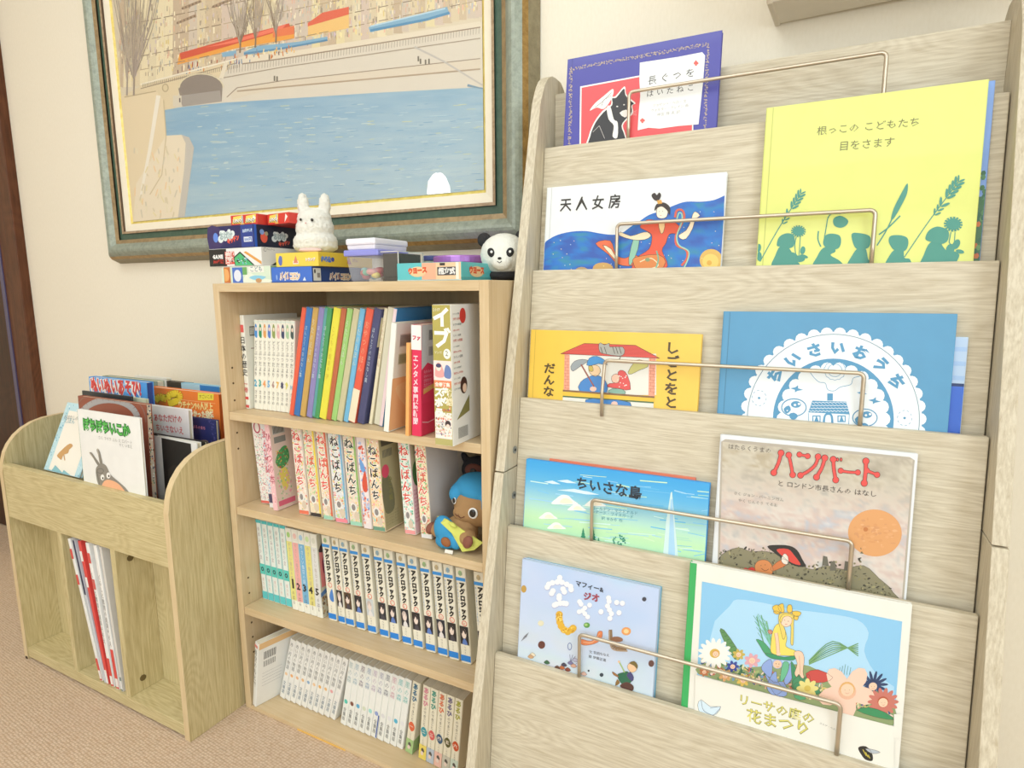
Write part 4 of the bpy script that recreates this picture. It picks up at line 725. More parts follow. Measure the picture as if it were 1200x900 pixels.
# --- white and blue: heavenly maiden
def art(p, W, h, T):
    k = K(620, 190, 4.615); A = lambda *q: k(*q)
    p.poly(smooth_loop(A((70, 455), (90, 430), (150, 395), (230, 376), (310, 373), (380, 385), (450, 393), (500, 385), (550, 350), (600, 318), (650, 285), (720, 262), (790, 232), (850, 214), (930, 214), (1000, 205), (1058, 180)), 3, False)+A((1050, 760), (60, 760)), '#2f6bbf', 1)
    def up(u):
        P_ = [(70, 455), (90, 430), (150, 395), (230, 376), (310, 373), (380, 385), (450, 393), (500, 385), (550, 350), (600, 318), (650, 285), (720, 262), (790, 232), (850, 214), (930, 214), (1000, 205), (1058, 180)]
        for (a, b), (c, d) in zip(P_, P_[1:]):
            if u <= c: return b+(d-b)*(u-a)/(c-a)
        return 180
    p.grad(lambda a, b: k((72+a*983, (up(72+a*983)+7)*(1-b)+640*b))[0], lambda a, b: ramp(['#2a6a9c', '#2c62b4', '#3a5cae', '#2f78c8', '#3c8ca4', '#2b5fb8'], .5*vnoise(a*14, b*8, 4)+.3*vnoise(a*30, b*20, 5)+.25*vnoise(a*5, b*3, 6)), 50, 22, 2)
    rr = random.Random(9)
    for i in range(0):
        x, y = rr.uniform(80, 1045), rr.uniform(250, 700)
        if y < (420 if x < 500 else 300 if x < 800 else 250): continue
        p.blob(A((x-rr.uniform(20, 60), y), (x, y-rr.uniform(8, 20)), (x+rr.uniform(20, 60), y+5), (x, y+rr.uniform(8, 18))), rr.choice(['#2e7ab0', '#2a6fa5', '#3a5fb0', '#3f8aa0', '#2f74c8', '#4a5fae']), 2, 2) if not setattr(p, 'ol', None) else 0
    for i in range(70):
        x, y = rr.uniform(90, 1040), rr.uniform(250, 600)
        if y > (420 if x < 560 else 260): p.ell(*k((x, y))[0], .55, .5, rr.choice(['#e8e4a0', '#c8e4e8', '#f0c8a8']), 3, 6)
    p.text('天 人 女 房', k((166, 262))[0], k((497, 240))[0], '#37332f', 4, .015, 1.12)
    p.ell(*k((985, 530))[0], 13.5, 13, '#d9b25c', 3, 24); p.ell(*k((982, 538))[0], 9.5, 9, '#ecc86a', 4, 20); p.ell(*k((975, 545))[0], 3, 3, '#d9a848', 5, 12)
    p.ell(*k((400, 575))[0], 12, 7, '#c8a060', 3, 16); p.ell(*k((285, 590))[0], 8, 5, '#b89a70', 3, 12)
    p.ol = ('#4a3a34', .45)
    p.blob(A((360, 440), (440, 425), (470, 500), (520, 520), (560, 500), (600, 520), (560, 560), (480, 552), (430, 500)), '#e0704a', 4, 3); p.blob(A((400, 450), (445, 470), (480, 540), (440, 500)), '#f0e0c0', 5, 2); p.blob(A((540, 520), (570, 400), (595, 400), (590, 470), (550, 560)), '#8fc0a8', 5, 2)
    p.blob(A((600, 350), (640, 312), (700, 318), (770, 318), (815, 350), (805, 385), (760, 390), (740, 440), (720, 480), (750, 560), (690, 600), (560, 600), (580, 520), (650, 470), (665, 400), (640, 375)), '#de5a3e', 5, 3)
    p.blob(A((700, 322), (735, 322), (728, 378), (712, 384)), '#ecc890', 6, 2)
    p.blob(A((600, 385), (640, 378), (660, 400), (625, 420), (560, 420), (490, 398), (495, 378), (550, 400)), '#f2ddb8', 6, 2); p.blob(A((810, 395), (850, 370), (875, 320), (885, 285), (900, 268), (925, 290), (900, 310), (885, 360), (850, 415), (820, 415)), '#f4e2c4', 6, 2)
    p.blob(A((690, 270), (700, 238), (735, 232), (752, 255), (745, 295), (720, 306), (695, 298)), '#f4e6d2', 6, 3); p.blob(A((680, 262), (690, 230), (730, 220), (762, 245), (760, 285), (748, 262), (720, 240), (695, 248)), '#38302c', 7, 3)
    p.blob(A((664, 180), (680, 168), (692, 180), (705, 166), (714, 182), (700, 208), (678, 204)), '#38302c', 7, 3); p.poly(A((692, 208), (716, 205), (722, 224), (698, 228)), '#d8a04a', 8)
    p.ell(*k((706, 268))[0], .5, .4, INKD, 8, 6); p.ell(*k((724, 266))[0], .5, .4, INKD, 8, 6); p.line(A((708, 290), (718, 289)), .4, '#b84838', 8)
    p.line(A((790, 300), (800, 262), (830, 262), (840, 300), (818, 350), (795, 400), (800, 450), (850, 475), (855, 520), (825, 560)), 2.6, '#d8644a', 6, True); p.line(A((800, 310), (812, 275), (828, 285), (825, 330), (800, 400), (812, 450), (862, 480), (862, 520), (840, 570)), 1.5, '#9fd0b8', 7, True)
    p.blob(A((560, 530), (600, 510), (700, 500), (740, 540), (700, 590), (600, 600)), '#d8864a', 6, 2); p.line(A((600, 540), (660, 520), (700, 560), (640, 580)), 1, '#efe2bc', 7, True); p.line(A((690, 480), (700, 530), (680, 590)), 1.6, '#6fb09a', 7, True); p.ell(*k((642, 528))[0], 3, 2.4, '#8a9a70', 7, 8)
rack_book('wide white and starry blue book with a dancing figure in red robes', 1, (640, 218.5), (851, 203), (846, 312), (638, 315), .0085, '#e9ecec', art, outline=('#4a3a34', .45))
# --- yellow root children book
def art(p, W, h, T):
    k = K(860, 190, 3.53); A = lambda *q: k(*q); g = '#4a9283'
    k2 = K(880, 0, 3.75)
    p.text('根っこの こどもたち', k2((288, 592))[0], k2((745, 551))[0], '#7f7d4e', 2, 0, 1.0); p.text('目をさます', k2((384, 660))[0], k2((632, 640))[0], '#7f7d4e', 2, 0, 1.05)
    def child(x, s=1.0, b=0):
        p.blob(A((x-55*s, 460), (x-50*s, 405), (x-30*s, 370), (x-14*s, 352), (x+14*s, 352), (x+28*s, 378), (x+50*s, 395), (x+58*s, 460)), g, 2, 3); p.ell(*k((x+2, 328))[0], 9.5*s, 9.2*s, g, 3, 20)
    def head(x, hood): p.blob(A(*hood), g, 3, 3)
    for x, s in ((210, .85), (395, .95), (520, .9), (680, .9), (835, 1.1)):
        pass
    p.blob(A((160, 440), (172, 385), (190, 350), (215, 345), (235, 365), (250, 395), (275, 440)), g, 2); p.blob(A((178, 345), (186, 312), (215, 295), (245, 300), (252, 325), (245, 350), (220, 358), (195, 350)), g, 3)
    p.blob(A((330, 440), (345, 390), (370, 355), (410, 350), (420, 370), (400, 385), (440, 410), (450, 440)), g, 2); p.blob(A((370, 340), (378, 305), (405, 296), (438, 305), (443, 335), (430, 358), (395, 362)), g, 3)
    p.blob(A((470, 440), (490, 385), (515, 355), (545, 358), (555, 400), (572, 440)), g, 2); p.blob(A((487, 298), (520, 294), (560, 305), (565, 330), (555, 355), (520, 362), (498, 348)), g, 3)
    p.blob(A((626, 440), (645, 385), (668, 362), (700, 360), (705, 395), (728, 402), (730, 440)), g, 2); p.blob(A((640, 325), (650, 305), (690, 303), (718, 315), (720, 345), (705, 368), (668, 366), (650, 350)), g, 3)
    p.blob(A((772, 440), (785, 385), (810, 335), (850, 325), (865, 350), (895, 380), (925, 375), (930, 395), (890, 440)), g, 2); p.blob(A((792, 318), (805, 285), (840, 267), (880, 278), (890, 300), (880, 330), (850, 340), (815, 330)), g, 3)
    for x, y, r in ((267, 286, 27), (907, 257, 34)):
        for i in range(16): a = math.pi*2*i/16; p.poly(A((x, y), (x+r*1.15*math.cos(a), y+r*.92*math.sin(a)), (x+r*1.15*math.cos(a+.25), y+r*.92*math.sin(a+.25))), g, 2)
        p.ell(*k((x, y))[0], r*.9/3.53, r*.72/3.53, g, 3, 16)
    p.line(A((258, 310), (252, 345), (258, 395)), 1.1, g, 2, True); p.line(A((275, 310), (272, 350), (268, 400)), .9, g, 2); p.line(A((898, 290), (890, 330), (900, 350)), 1.2, g, 2); p.line(A((915, 290), (912, 330), (905, 370)), 1.0, g, 2)
    for x, y, w_, h_, a in ((250, 385, 5, 3, .6), (285, 365, 3, 6, .2), (290, 390, 5, 2.4, .3), (270, 400, 7, 5, 0), (895, 360, 5, 8, .4), (920, 340, 4, 8, .5), (935, 370, 5, 3, .2), (900, 385, 9, 6, 0), (104, 355, 2.5, 6, .1), (105, 390, 3, 7, 0)): p.ell(*k((x, y))[0], w_, h_*.8, g, 3, 12, a)
    def oat(x0, y0, x1, y1, s):
        p.line(A((x0, y0), ((x0+x1)/2-8, (y0+y1)/2+4), (x1, y1)), 1.1, g, 2, True); ang = math.atan2(y1-y0, x1-x0)
        for i in range(9):
            t = .55+i*.055; x, y = x0+(x1-x0)*t, y0+(y1-y0)*t
            for sgn in (-1, 1):
                a = ang+sgn*.55; L_ = s*(1 if .62 < t < .98 else .7)
                if .66 < t < .74: continue
                p.ell(*k((x+L_*.6*math.cos(a), y+L_*.6*math.sin(a)))[0], L_*.55/3.53, L_*.16/3.53, g, 3, 8, a)
    oat(108, 412, 278, 130, 30); oat(706, 392, 930, 80, 38)
    p.line(A((592, 345), (640, 265), (700, 130), (718, 90)), 1.4, g, 2, True); p.blob(A((650, 235), (662, 190), (695, 125), (718, 88), (716, 130), (690, 185), (662, 232)), g, 3); p.line(A((600, 300), (640, 270), (688, 222)), 1.6, g, 2, True)
    p.line(A((372, 330), (382, 270), (392, 225), (420, 208), (440, 215)), 1.2, g, 2, True); p.blob(A((412, 235), (440, 222), (472, 240), (465, 262), (440, 272), (415, 262)), g, 3); p.line(A((350, 285), (348, 320), (360, 350)), 1.6, g, 2, True)
rack_book('tall bright yellow book with green silhouettes of children and grasses', 1, (896, 125.5), (1158, 94), (1142, 305), (889, 312), .0075, '#dde27c', art)
def art(p, W, h, T):
    p.T = lambda a, b: (a, b); p.rect(W*.5, .001, W-.0005, h*.5, '#4d7a58', 0); rr = random.Random(2)
    for i in range(220): x, y = W-rr.uniform(0, .05), rr.uniform(.01, h*.7); p.ell(x, y, .0025, .0035, rr.choice(['#3f6f5a', '#6f9a68', '#e8a878', '#7a3f78', '#2f3f5a', '#d87848'] if y < h*.42 else ['#4a7a50', '#5a8a60', '#3f6f50']), 1, 6)
rack_book('blue topped picture book showing only a sliver behind the bright yellow one', 1, (930, 122), (1166.5, 96.5), (1148.5, 305), (922, 312), .0035, '#7fa4e6', art, behind=.0079, groove=False)
# --- yellow 'work' book
def art(p, W, h, T):
    k = K(600, 360, 4.615); A = lambda *q: k(*q)
    p.vtext('しごとをと', k((868, 185))[0], k((858, 552))[0], '#55452a', 3, .03, 1.1); p.vtext('だんな', k((205, 300))[0], k((197, 488))[0], '#55452a', 3, .03, 1.1)
    p.rect(*k((285, 252))[0], *k((780, 475))[0], '#e6e4da', 1); p.poly(A((285, 252), (312, 258), (312, 450), (280, 446)), '#eda48a', 2); p.poly(A((742, 272), (778, 276), (772, 488), (738, 482)), '#eda48a', 2)
    for j in range(12):
        y = 262+j*16; p.line(A((284, y), (312, y+1)), .3, '#b86a50', 3); p.line(A((741, y+18), (776, y+21)), .3, '#b86a50', 3); p.line(A((290+(j % 2)*12, y), (290+(j % 2)*12, y+16)), .3, '#b86a50', 3); p.line(A((750+(j % 2)*14, y+18), (750+(j % 2)*14, y+34)), .3, '#b86a50', 3)
    p.poly(A((264, 252), (392, 196), (668, 206), (798, 276)), '#dc5a50', 3); rr = random.Random(4)
    for i in range(9):
        y = 202+i*6; p.line(A((392-i*14, y), (668+i*14, y+10)), .3, '#b53f3a', 4)
    p.line(A((264, 252), (392, 196), (668, 206), (798, 276), (264, 252)), .5, '#6a3a30', 5)
    p.blob(A((470, 205), (480, 192), (500, 205), (528, 194), (530, 215), (600, 215), (608, 250), (580, 264), (500, 252), (475, 240)), '#a9a8a0', 5, 2); [p.line(A((x, 215), (x+12, 252)), .8, '#55544e', 6) for x in (480, 500, 545, 562, 580)]; p.line(A((590, 262), (575, 298)), 1.1, '#7a786e', 6)
    p.blob(A((318, 322), (340, 292), (380, 282), (412, 288), (400, 300), (362, 325), (330, 346)), '#9aa2a6', 4, 2); p.line(A((375, 310), (445, 430)), 1.6, '#9a5a4c', 6)
    p.blob(A((368, 456), (372, 405), (410, 380), (450, 368), (500, 388), (515, 460)), '#4a86c8', 5, 2); p.blob(A((415, 330), (440, 312), (470, 320), (480, 350), (455, 375), (425, 360)), '#e8c8a0', 5, 2); p.blob(A((405, 312), (420, 275), (460, 265), (500, 285), (515, 312), (470, 305), (430, 315)), '#4a90cc', 6, 2); p.blob(A((415, 320), (435, 318), (440, 345), (420, 345)), '#c8b05a', 6, 2)
    p.blob(A((628, 352), (660, 300), (690, 284), (730, 300), (735, 322), (690, 340), (645, 362)), '#c9c47a', 4, 2); p.blob(A((575, 350), (600, 342), (625, 368), (642, 445), (580, 440), (515, 430), (530, 412), (565, 405)), '#dc5a58', 5, 2); p.blob(A((540, 375), (565, 360), (582, 378), (575, 408), (545, 405)), '#f0c0a8', 6, 2)
    for i in range(14): p.ell(*k((rr.uniform(570, 625), rr.uniform(365, 435)))[0], .7, .7, '#f4e6e0', 7, 6)
    p.blob(A((520, 462), (545, 440), (600, 445), (612, 470)), '#8ab0a0', 5, 2); p.ell(*k((440, 442))[0], 4, 3, '#f0c8b8', 6, 10)
    p.poly(A((276, 446), (772, 482), (770, 492), (276, 456)), '#8a6a48', 7); p.poly(A((276, 456), (772, 492), (768, 512), (276, 478)), '#e9bf45', 7); p.poly(A((276, 478), (768, 512), (766, 520), (276, 486)), '#55704a', 7)
    p.poly(A((276, 486), (766, 520), (762, 720), (270, 700)), '#e6e4da', 6); p.blob(A((400, 500), (500, 500), (640, 515), (640, 620), (420, 600)), '#4a86c8', 7, 2); p.ell(*k((555, 522))[0], 4, 3, '#f0c8b8', 8, 8)
rack_book('golden yellow book with a red roofed house and two figures', 2, (621, 386.5), (822, 391), (818, 482), (620, 468), .0085, '#efc64e', art, outline=('#4a3f38', .4))
# --- blue book with the white scalloped emblem
def art(p, W, h, T):
    k = K(820, 350, 3.333); A = lambda *q: k(*q); b = '#5596be'; w = '#e9eff2'; c = (522, 470)
    R0 = lambda r, t, e=.985: (c[0]+r*math.cos(t), c[1]+r*e*math.sin(t))
    p.poly(A(*[R0(346, t) for t in [2*math.pi*i/60 for i in range(60)]]), w, 1)
    for i in range(42): t = 2*math.pi*i/42; p.ell(*k(R0(340, t))[0], 7.2, 7, w, 1, 12)
    q = [k(R0(336, 2*math.pi*i/72))[0] for i in range(73)]; p.line(q, .8, '#6a8ba0', 2)
    p.poly(A(*[R0(236, t, 1.0) for t in [2*math.pi*i/60 for i in range(60)]]), b, 2); p.poly(A(*[R0(196, t, 1.0) for t in [2*math.pi*i/60 for i in range(60)]]), w, 3)
    for i in range(26): t = 2*math.pi*i/26; p.ell(*k(R0(196, t, 1.0))[0], 8, 8, w, 3, 12)
    word = 'ちいさいおうち'; n = len(word)
    for i, ch in enumerate(word):
        a = math.radians(-142+i*18.4); x, y = R0(262, a); rot = a+math.pi/2; s = 62
        x0, y0 = x-s*.5*math.cos(rot), y-s*.5*math.sin(rot); x1, y1 = x+s*.5*math.cos(rot), y+s*.5*math.sin(rot)
        p.text(ch, k((x0, y0))[0], k((x1, y1))[0], b, 4, .05)
    for x, y in ((232, 388), (800, 466)): q = [k((x+33*math.cos(t)*.85, y+30*math.sin(t)))[0] for t in [2*math.pi*i/20 for i in range(21)]]; [p.line(q[i:i+2], .5, b, 4) for i in range(0, 20, 2)]; p.ell(*k((x, y))[0], 1.6, 1.4, b, 4, 8)
    q = [k((528+40*math.cos(t)*(1+.08*(i % 2)), 280+36*math.sin(t)*(1+.08*(i % 2))))[0] for i, t in enumerate([2*math.pi*i/28 for i in range(29)])]; p.line(q, .5, b, 5); p.ring(*k((528, 280))[0], 8.5, 7.7, .5, b, 5, 20)
    p.line(A((440, 250), (420, 265), (440, 300), (465, 325), (490, 330), (500, 355), (525, 360), (550, 345), (590, 335), (600, 310), (630, 300), (640, 270)), .6, b, 5, True)
    p.poly(A((440, 398), (572, 402), (586, 452), (424, 444)), b, 5)
    for j in range(4): p.line(A(*[(440-j*4+i*7, 404+j*11+(i % 2)*4) for i in range(20+j)]), .6, w, 6)
    p.line(A((424, 446), (430, 560)), .6, b, 5); p.line(A((584, 452), (578, 560)), .6, b, 5); p.blob(A((482, 520), (484, 460), (502, 445), (520, 460), (518, 520)), b, 5); p.blob(A((490, 520), (491, 464), (502, 454), (512, 464), (511, 520)), w, 6)
    for x in (440, 538): p.poly(A((x, 456), (x+32, 456), (x+32, 482), (x, 482)), b, 5); p.poly(A((x+4, 460), (x+14, 460), (x+8, 478), (x+4, 478)), w, 6); p.poly(A((x+18, 460), (x+28, 460), (x+28, 478), (x+24, 478)), w, 6)
    p.poly(A((498, 370), (520, 370), (520, 398), (498, 398)), b, 5)
    for x, y, s in ((378, 354, 1), (682, 400, 1), (632, 370, .8)): p.poly(A((x-24*s, y-4), (x-4, y-8*s), (x+6*s, y-16*s), (x+6*s, y-4), (x+26*s, y+2), (x+4, y+6), (x-6*s, y+12*s), (x-6, y+2)), b, 5)
    for x, y in ((368, 425), (645, 465)):
        q = [k((x+48*math.cos(t)*1.0, y+34*math.sin(t)))[0] for t in [2*math.pi*i/24 for i in range(25)]]; p.line(q, 1.2, b, 5)
        p.ell(*k((x, y))[0], 10, 7, w, 4, 16); p.ell(*k((x+8, y-12))[0], 6, 4, b, 5, 12); p.ell(*k((x+4, y-10))[0], 1.6, 1.4, w, 6, 8); p.ell(*k((x+20, y-14))[0], 1.6, 1.4, w, 6, 8); p.blob(A((x-40, y+5), (x-20, y-8), (x-12, y+10), (x-30, y+24)), b, 5, 2); p.blob(A((x-20, y+28), (x, y+20), (x+16, y+34), (x-5, y+50)), b, 5, 2); p.ell(*k((x-26, y+12))[0], 1, .9, w, 6, 6)
rack_book('large blue book with a round white lace emblem and arched title', 2, (847.5, 364), (1122, 368.5), (1111, 506), (841.5, 484), 0.0075, '#5596be', art, coat=.05)
def art(p, W, h, T):
    p.T = lambda a, b: (a, b); p.rect(.001, .001, W-.0006, h-.001, '#bcd4f0', 0); [p.rect(.001, h*(.5+i*.1), W-.0006, h*(.53+i*.1), '#a8c8ee', 1) for i in range(5)]; p.rect(.001, .001, W-.0006, .11, '#3f70d8', 2); p.rect(.001, .11, W-.0006, .1135, '#2a3f70', 2)
rack_book('pale blue and royal blue book peeking out right of the round emblem book', 2, (880, 390), (1136, 393.5), (1125, 507), (872, 486), .0035, '#c6dcf2', art, behind=.0079, groove=False)
# --- little island
def art(p, W, h, T):
    k = K(590, 520, 4.615); A = lambda *q: k(*q); p.T = lambda a, b: (a, b)
    bands = ['#3fa4e2', '#48a9e4', '#55b0e5', '#62b6e4', '#79bfe2', '#8fcbe0', '#a5d6dc', '#b2dfd2', '#bce6c4', '#c0e8ba', '#b7e6b8', '#b4e3c0', '#bfe8c6', '#bce9bc']
    top = h-.0008; bot = h-.125; n = 56
    def mixc(a, b, t): return '#'+''.join('%02x' % int(int(a[i:i+2], 16)*(1-t)+int(b[i:i+2], 16)*t) for i in (1, 3, 5))
    for i in range(n):
        t = i/n*(len(bands)-1); j = int(t); c_ = mixc(bands[j], bands[j+1], t-j); z1 = top-(top-bot)*i/n; z0 = top-(top-bot)*(i+1)/n if i < n-1 else .001; p.rect(.0006, z0, W-.0006, z1, c_, 0)
    p.T = T; rr = random.Random(8)
    for i in range(110): x, y = rr.uniform(130, 1080), rr.uniform(120, 600); y += x*.1; p.line(A((x, y), (x+rr.uniform(50, 170), y+rr.uniform(8, 20))), rr.uniform(.5, 1.4), rr.choice(['#9fd4f0', '#7cc4ec', '#cfeee8', '#d0efc8', '#a8dcc8', '#5fb8e8']), 1)
    for y, x, L_ in ((205, 220, 90), (200, 290, 110), (250, 290, 190), (262, 380, 140)): p.poly(A((x, y), (x+L_*.5, y-6), (x+L_, y+14), (x+L_*.5, y+12)), '#d8eef6', 2)
    for x, y, s in ((335, 305, 1), (400, 345, .7), (500, 320, .8), (245, 390, .7), (290, 445, .7)):
        p.blob(A((x-75*s, y+20*s), (x-50*s, y-8*s), (x-20*s, y-28*s), (x+15*s, y-25*s), (x+40*s, y-2*s), (x+70*s, y+22*s), (x, y+22*s)), '#eef2ee', 3, 3); p.blob(A((x-30*s, y+14*s), (x-10*s, y-10*s), (x+20*s, y-6*s), (x+40*s, y+16*s)), '#f6ead2', 4, 2)
    p.poly(A((905, 265), (912, 258), (925, 400), (948, 640), (860, 640), (880, 420)), '#cfe9ea', 3); p.poly(A((905, 300), (915, 300), (930, 640), (890, 640)), '#a9d4f0', 4)
    p.text('ちいさな島', k((390, 236))[0], k((748, 299))[0], '#2f3a44', 5, .025); p.text('ゴールデン・マクドナルド', k((478, 352))[0], k((728, 384))[0], '#5a9aa8', 5); p.text('レナード・ワイスガード', k((478, 372))[0], k((705, 404))[0], '#5a9aa8', 5); p.text('訳 ゆかり 作', k((530, 408))[0], k((645, 425))[0], '#5a9aa8', 5)
    for x, y, s in ((432, 515, 1), (485, 520, 1.1), (515, 535, .5)): [p.poly(A((x, y-62*s+j*14*s), (x-(6+j*4)*s, y-38*s+j*14*s), (x+(6+j*4)*s, y-38*s+j*14*s)), '#2f8a6a', 5) for j in range(4)]
    for i in range(30): p.ell(*k((rr.uniform(595, 660), rr.uniform(490, 555)))[0], rr.uniform(.7, 1.6), rr.uniform(.5, 1), '#2f8a78', 5, 6, rr.uniform(0, 3))
rack_book('wide sky blue and green book with clouds and a pale white spire', 3, (616, 537.5), (832, 566.5), (826, 660), (614, 619), .0085, '#3f9ee0', art)
rack_book('thin red book whose edge shows above the sky blue one', 3, (644, 537), (815, 560), (810, 655), (640, 620), .0028, '#e0785a', None, behind=.009)
# --- working horse
def art(p, W, h, T):
    k = K(820, 490, 3.333); A = lambda *q: k(*q); rr = random.Random(12)
    p.poly(A((84, 92), (100, 82), (420, 112), (820, 152), (840, 165), (838, 180), (790, 800), (60, 800)), '#b5ab9c', 1)
    def hc(a, b):
        n = .45*vnoise(a*9, b*14, 1)+.3*vnoise(a*24, b*34, 2)+.25*vnoise(a*50, b*60, 3)
        c1 = ramp(['#a09786', '#b4aa98', '#ccc4b2', '#b3a58a', '#c2bab0'], n); c2 = ramp(['#a6a8a8', '#c2c0bc', '#dcd2c8', '#d0bab0', '#bcc0c8', '#e2dad4'], n*1.1); t = min(max(b*3.2-.5, 0), 1)
        return tuple(c1[i]*(1-t)+c2[i]*t for i in range(3))+(1,)
    p.grad(lambda a, b: k((90+a*(742-b*30)-b*14, 92+a*70+b*(560-a*0)))[0], hc, 54, 54, 2)
    p.ell(*k((684, 448))[0], 31.5, 27.5, '#dca068', 4, 40, .1)
    for i in range(70): a, r_ = rr.uniform(0, 6.28), rr.uniform(0, .85); p.ell(*k((684+100*r_*math.cos(a), 448+88*r_*math.sin(a)))[0], rr.uniform(1, 3.5), rr.uniform(.6, 1.8), rr.choice(['#e0a672', '#d89a62', '#e2ae7e', '#d49866']), 5, 8)
    p.ell(*k((648, 434))[0], 2.8, 2.6, '#c07a44', 6, 12)
    p.blob(A((75, 570), (90, 530), (150, 505), (200, 520), (260, 520), (330, 540), (400, 575), (440, 590), (500, 575), (560, 590), (640, 575), (700, 625), (755, 680), (750, 760), (60, 740)), '#8a8468', 4, 3)
    for i in range(560):
        x = rr.uniform(78, 755); y = rr.uniform(505, 700)
        if y < 560 and 330 < x < 620 or (x > 640 and y < 590+(x-640)*.7): continue
        p.ell(*k((x, y))[0], rr.uniform(.6, 2.6), rr.uniform(.5, 1.4), rr.choice(['#4f4a3a', '#6e684c', '#8f8862', '#3a3630', '#a59c72', '#5f5a48', '#77735a']), 5, 6, rr.uniform(0, 3))
    for x, y in ((490, 555), (520, 575), (575, 575)): p.poly(A((x-12, y+20), (x-8, y-18), (x+8, y-14), (x+14, y+20)), '#6a675a', 6)
    p.ol = ('#4a4238', .35)
    p.blob(A((265, 500), (300, 495), (350, 498), (380, 515), (400, 550), (412, 578), (370, 575), (320, 545), (285, 520)), '#2e2c2a', 7, 3); p.blob(A((300, 512), (345, 510), (370, 535), (395, 572), (360, 565), (325, 540)), '#d84a40', 8, 3)
    p.blob(A((280, 580), (325, 548), (345, 568), (300, 592), (282, 596)), '#cf7a48', 8, 2); p.blob(A((318, 552), (330, 528), (345, 540), (345, 568), (328, 568)), '#e8ddd0', 8, 2); p.blob(A((215, 575), (232, 555), (265, 555), (285, 580), (280, 610), (235, 610), (220, 600)), '#d58a54', 8, 3); p.ell(*k((178, 600))[0], 4, 5, '#d0443c', 7, 10); p.blob(A((175, 600), (205, 580), (225, 600), (240, 640), (170, 640)), '#d0443c', 7, 2)
    p.line(A((240, 585), (256, 595), (270, 588)), .5, '#5a3020', 9, True); p.ell(*k((240, 575))[0], .5, .5, '#33231c', 9, 6); p.ell(*k((256, 572))[0], .5, .5, '#33231c', 9, 6)
    # bone lettering
    def bone(a, b, w_=6): 
        for ww, col, lv in ((w_+1.6, '#6a2420', 8), (w_, '#dd4f48', 9)):
            p.line(A(a, b), ww*.8, col, lv); [p.ell(*k(q)[0], ww*.62, ww*.62, col, lv, 12) for q in (a, b)]
    k3 = K(895, 515, 8)
    for pts, w0 in ((((163, 125), (140, 215), (95, 310)), 3.4), (((235, 145), (256, 235), (272, 330)), 3.2), (((335, 140), (412, 155)), 2.4), (((510, 160), (485, 235), (420, 295), (345, 335)), 3.2), (((573, 172), (545, 265), (495, 352)), 3.5), (((652, 185), (658, 280), (675, 378)), 3.5), (((722, 292), (800, 305), (882, 308)), 2.6), (((958, 202), (955, 300), (942, 408)), 3.8), (((965, 290), (1062, 330)), 2.8)):
        q = k3(*pts)
        for ww, rr_, col, lv in ((w0+1.0, w0*.5+2.3, '#5a1f1c', 8), (w0, w0*.5+1.75, '#e0504a', 9)):
            p.line(q, ww, col, lv, True); [p.ell(*c_, rr_, rr_, col, lv, 14) for c_ in (q[0], q[-1])]
    for x in (692, 725): p.ell(*k3((x, 187))[0], 1.7, 2.4, '#5a1f1c', 8, 10); p.ell(*k3((x, 187))[0], 1.0, 1.7, '#e0504a', 9, 10)
    p.text('はたらくうまの', k((110, 118))[0], k((280, 136))[0], '#6f675c', 6); p.text('と ロンドン市長さんの はなし', k((302, 262))[0], k((692, 307))[0], '#4a433c', 6); p.text('さく ジョン・バーニンガム', k((132, 297))[0], k((328, 325))[0], '#8f877c', 6); p.text('やく じんぐう てるお', k((150, 325))[0], k((305, 346))[0], '#8f877c', 6)
rack_book('taller brownish book with red bone lettering and an orange sun', 3, (843, 508.5), (1076, 532.5), (1062, 703), (836, 664), .0085, '#e3e6e8', art, groove=False, outline=('#4a4238', .35))
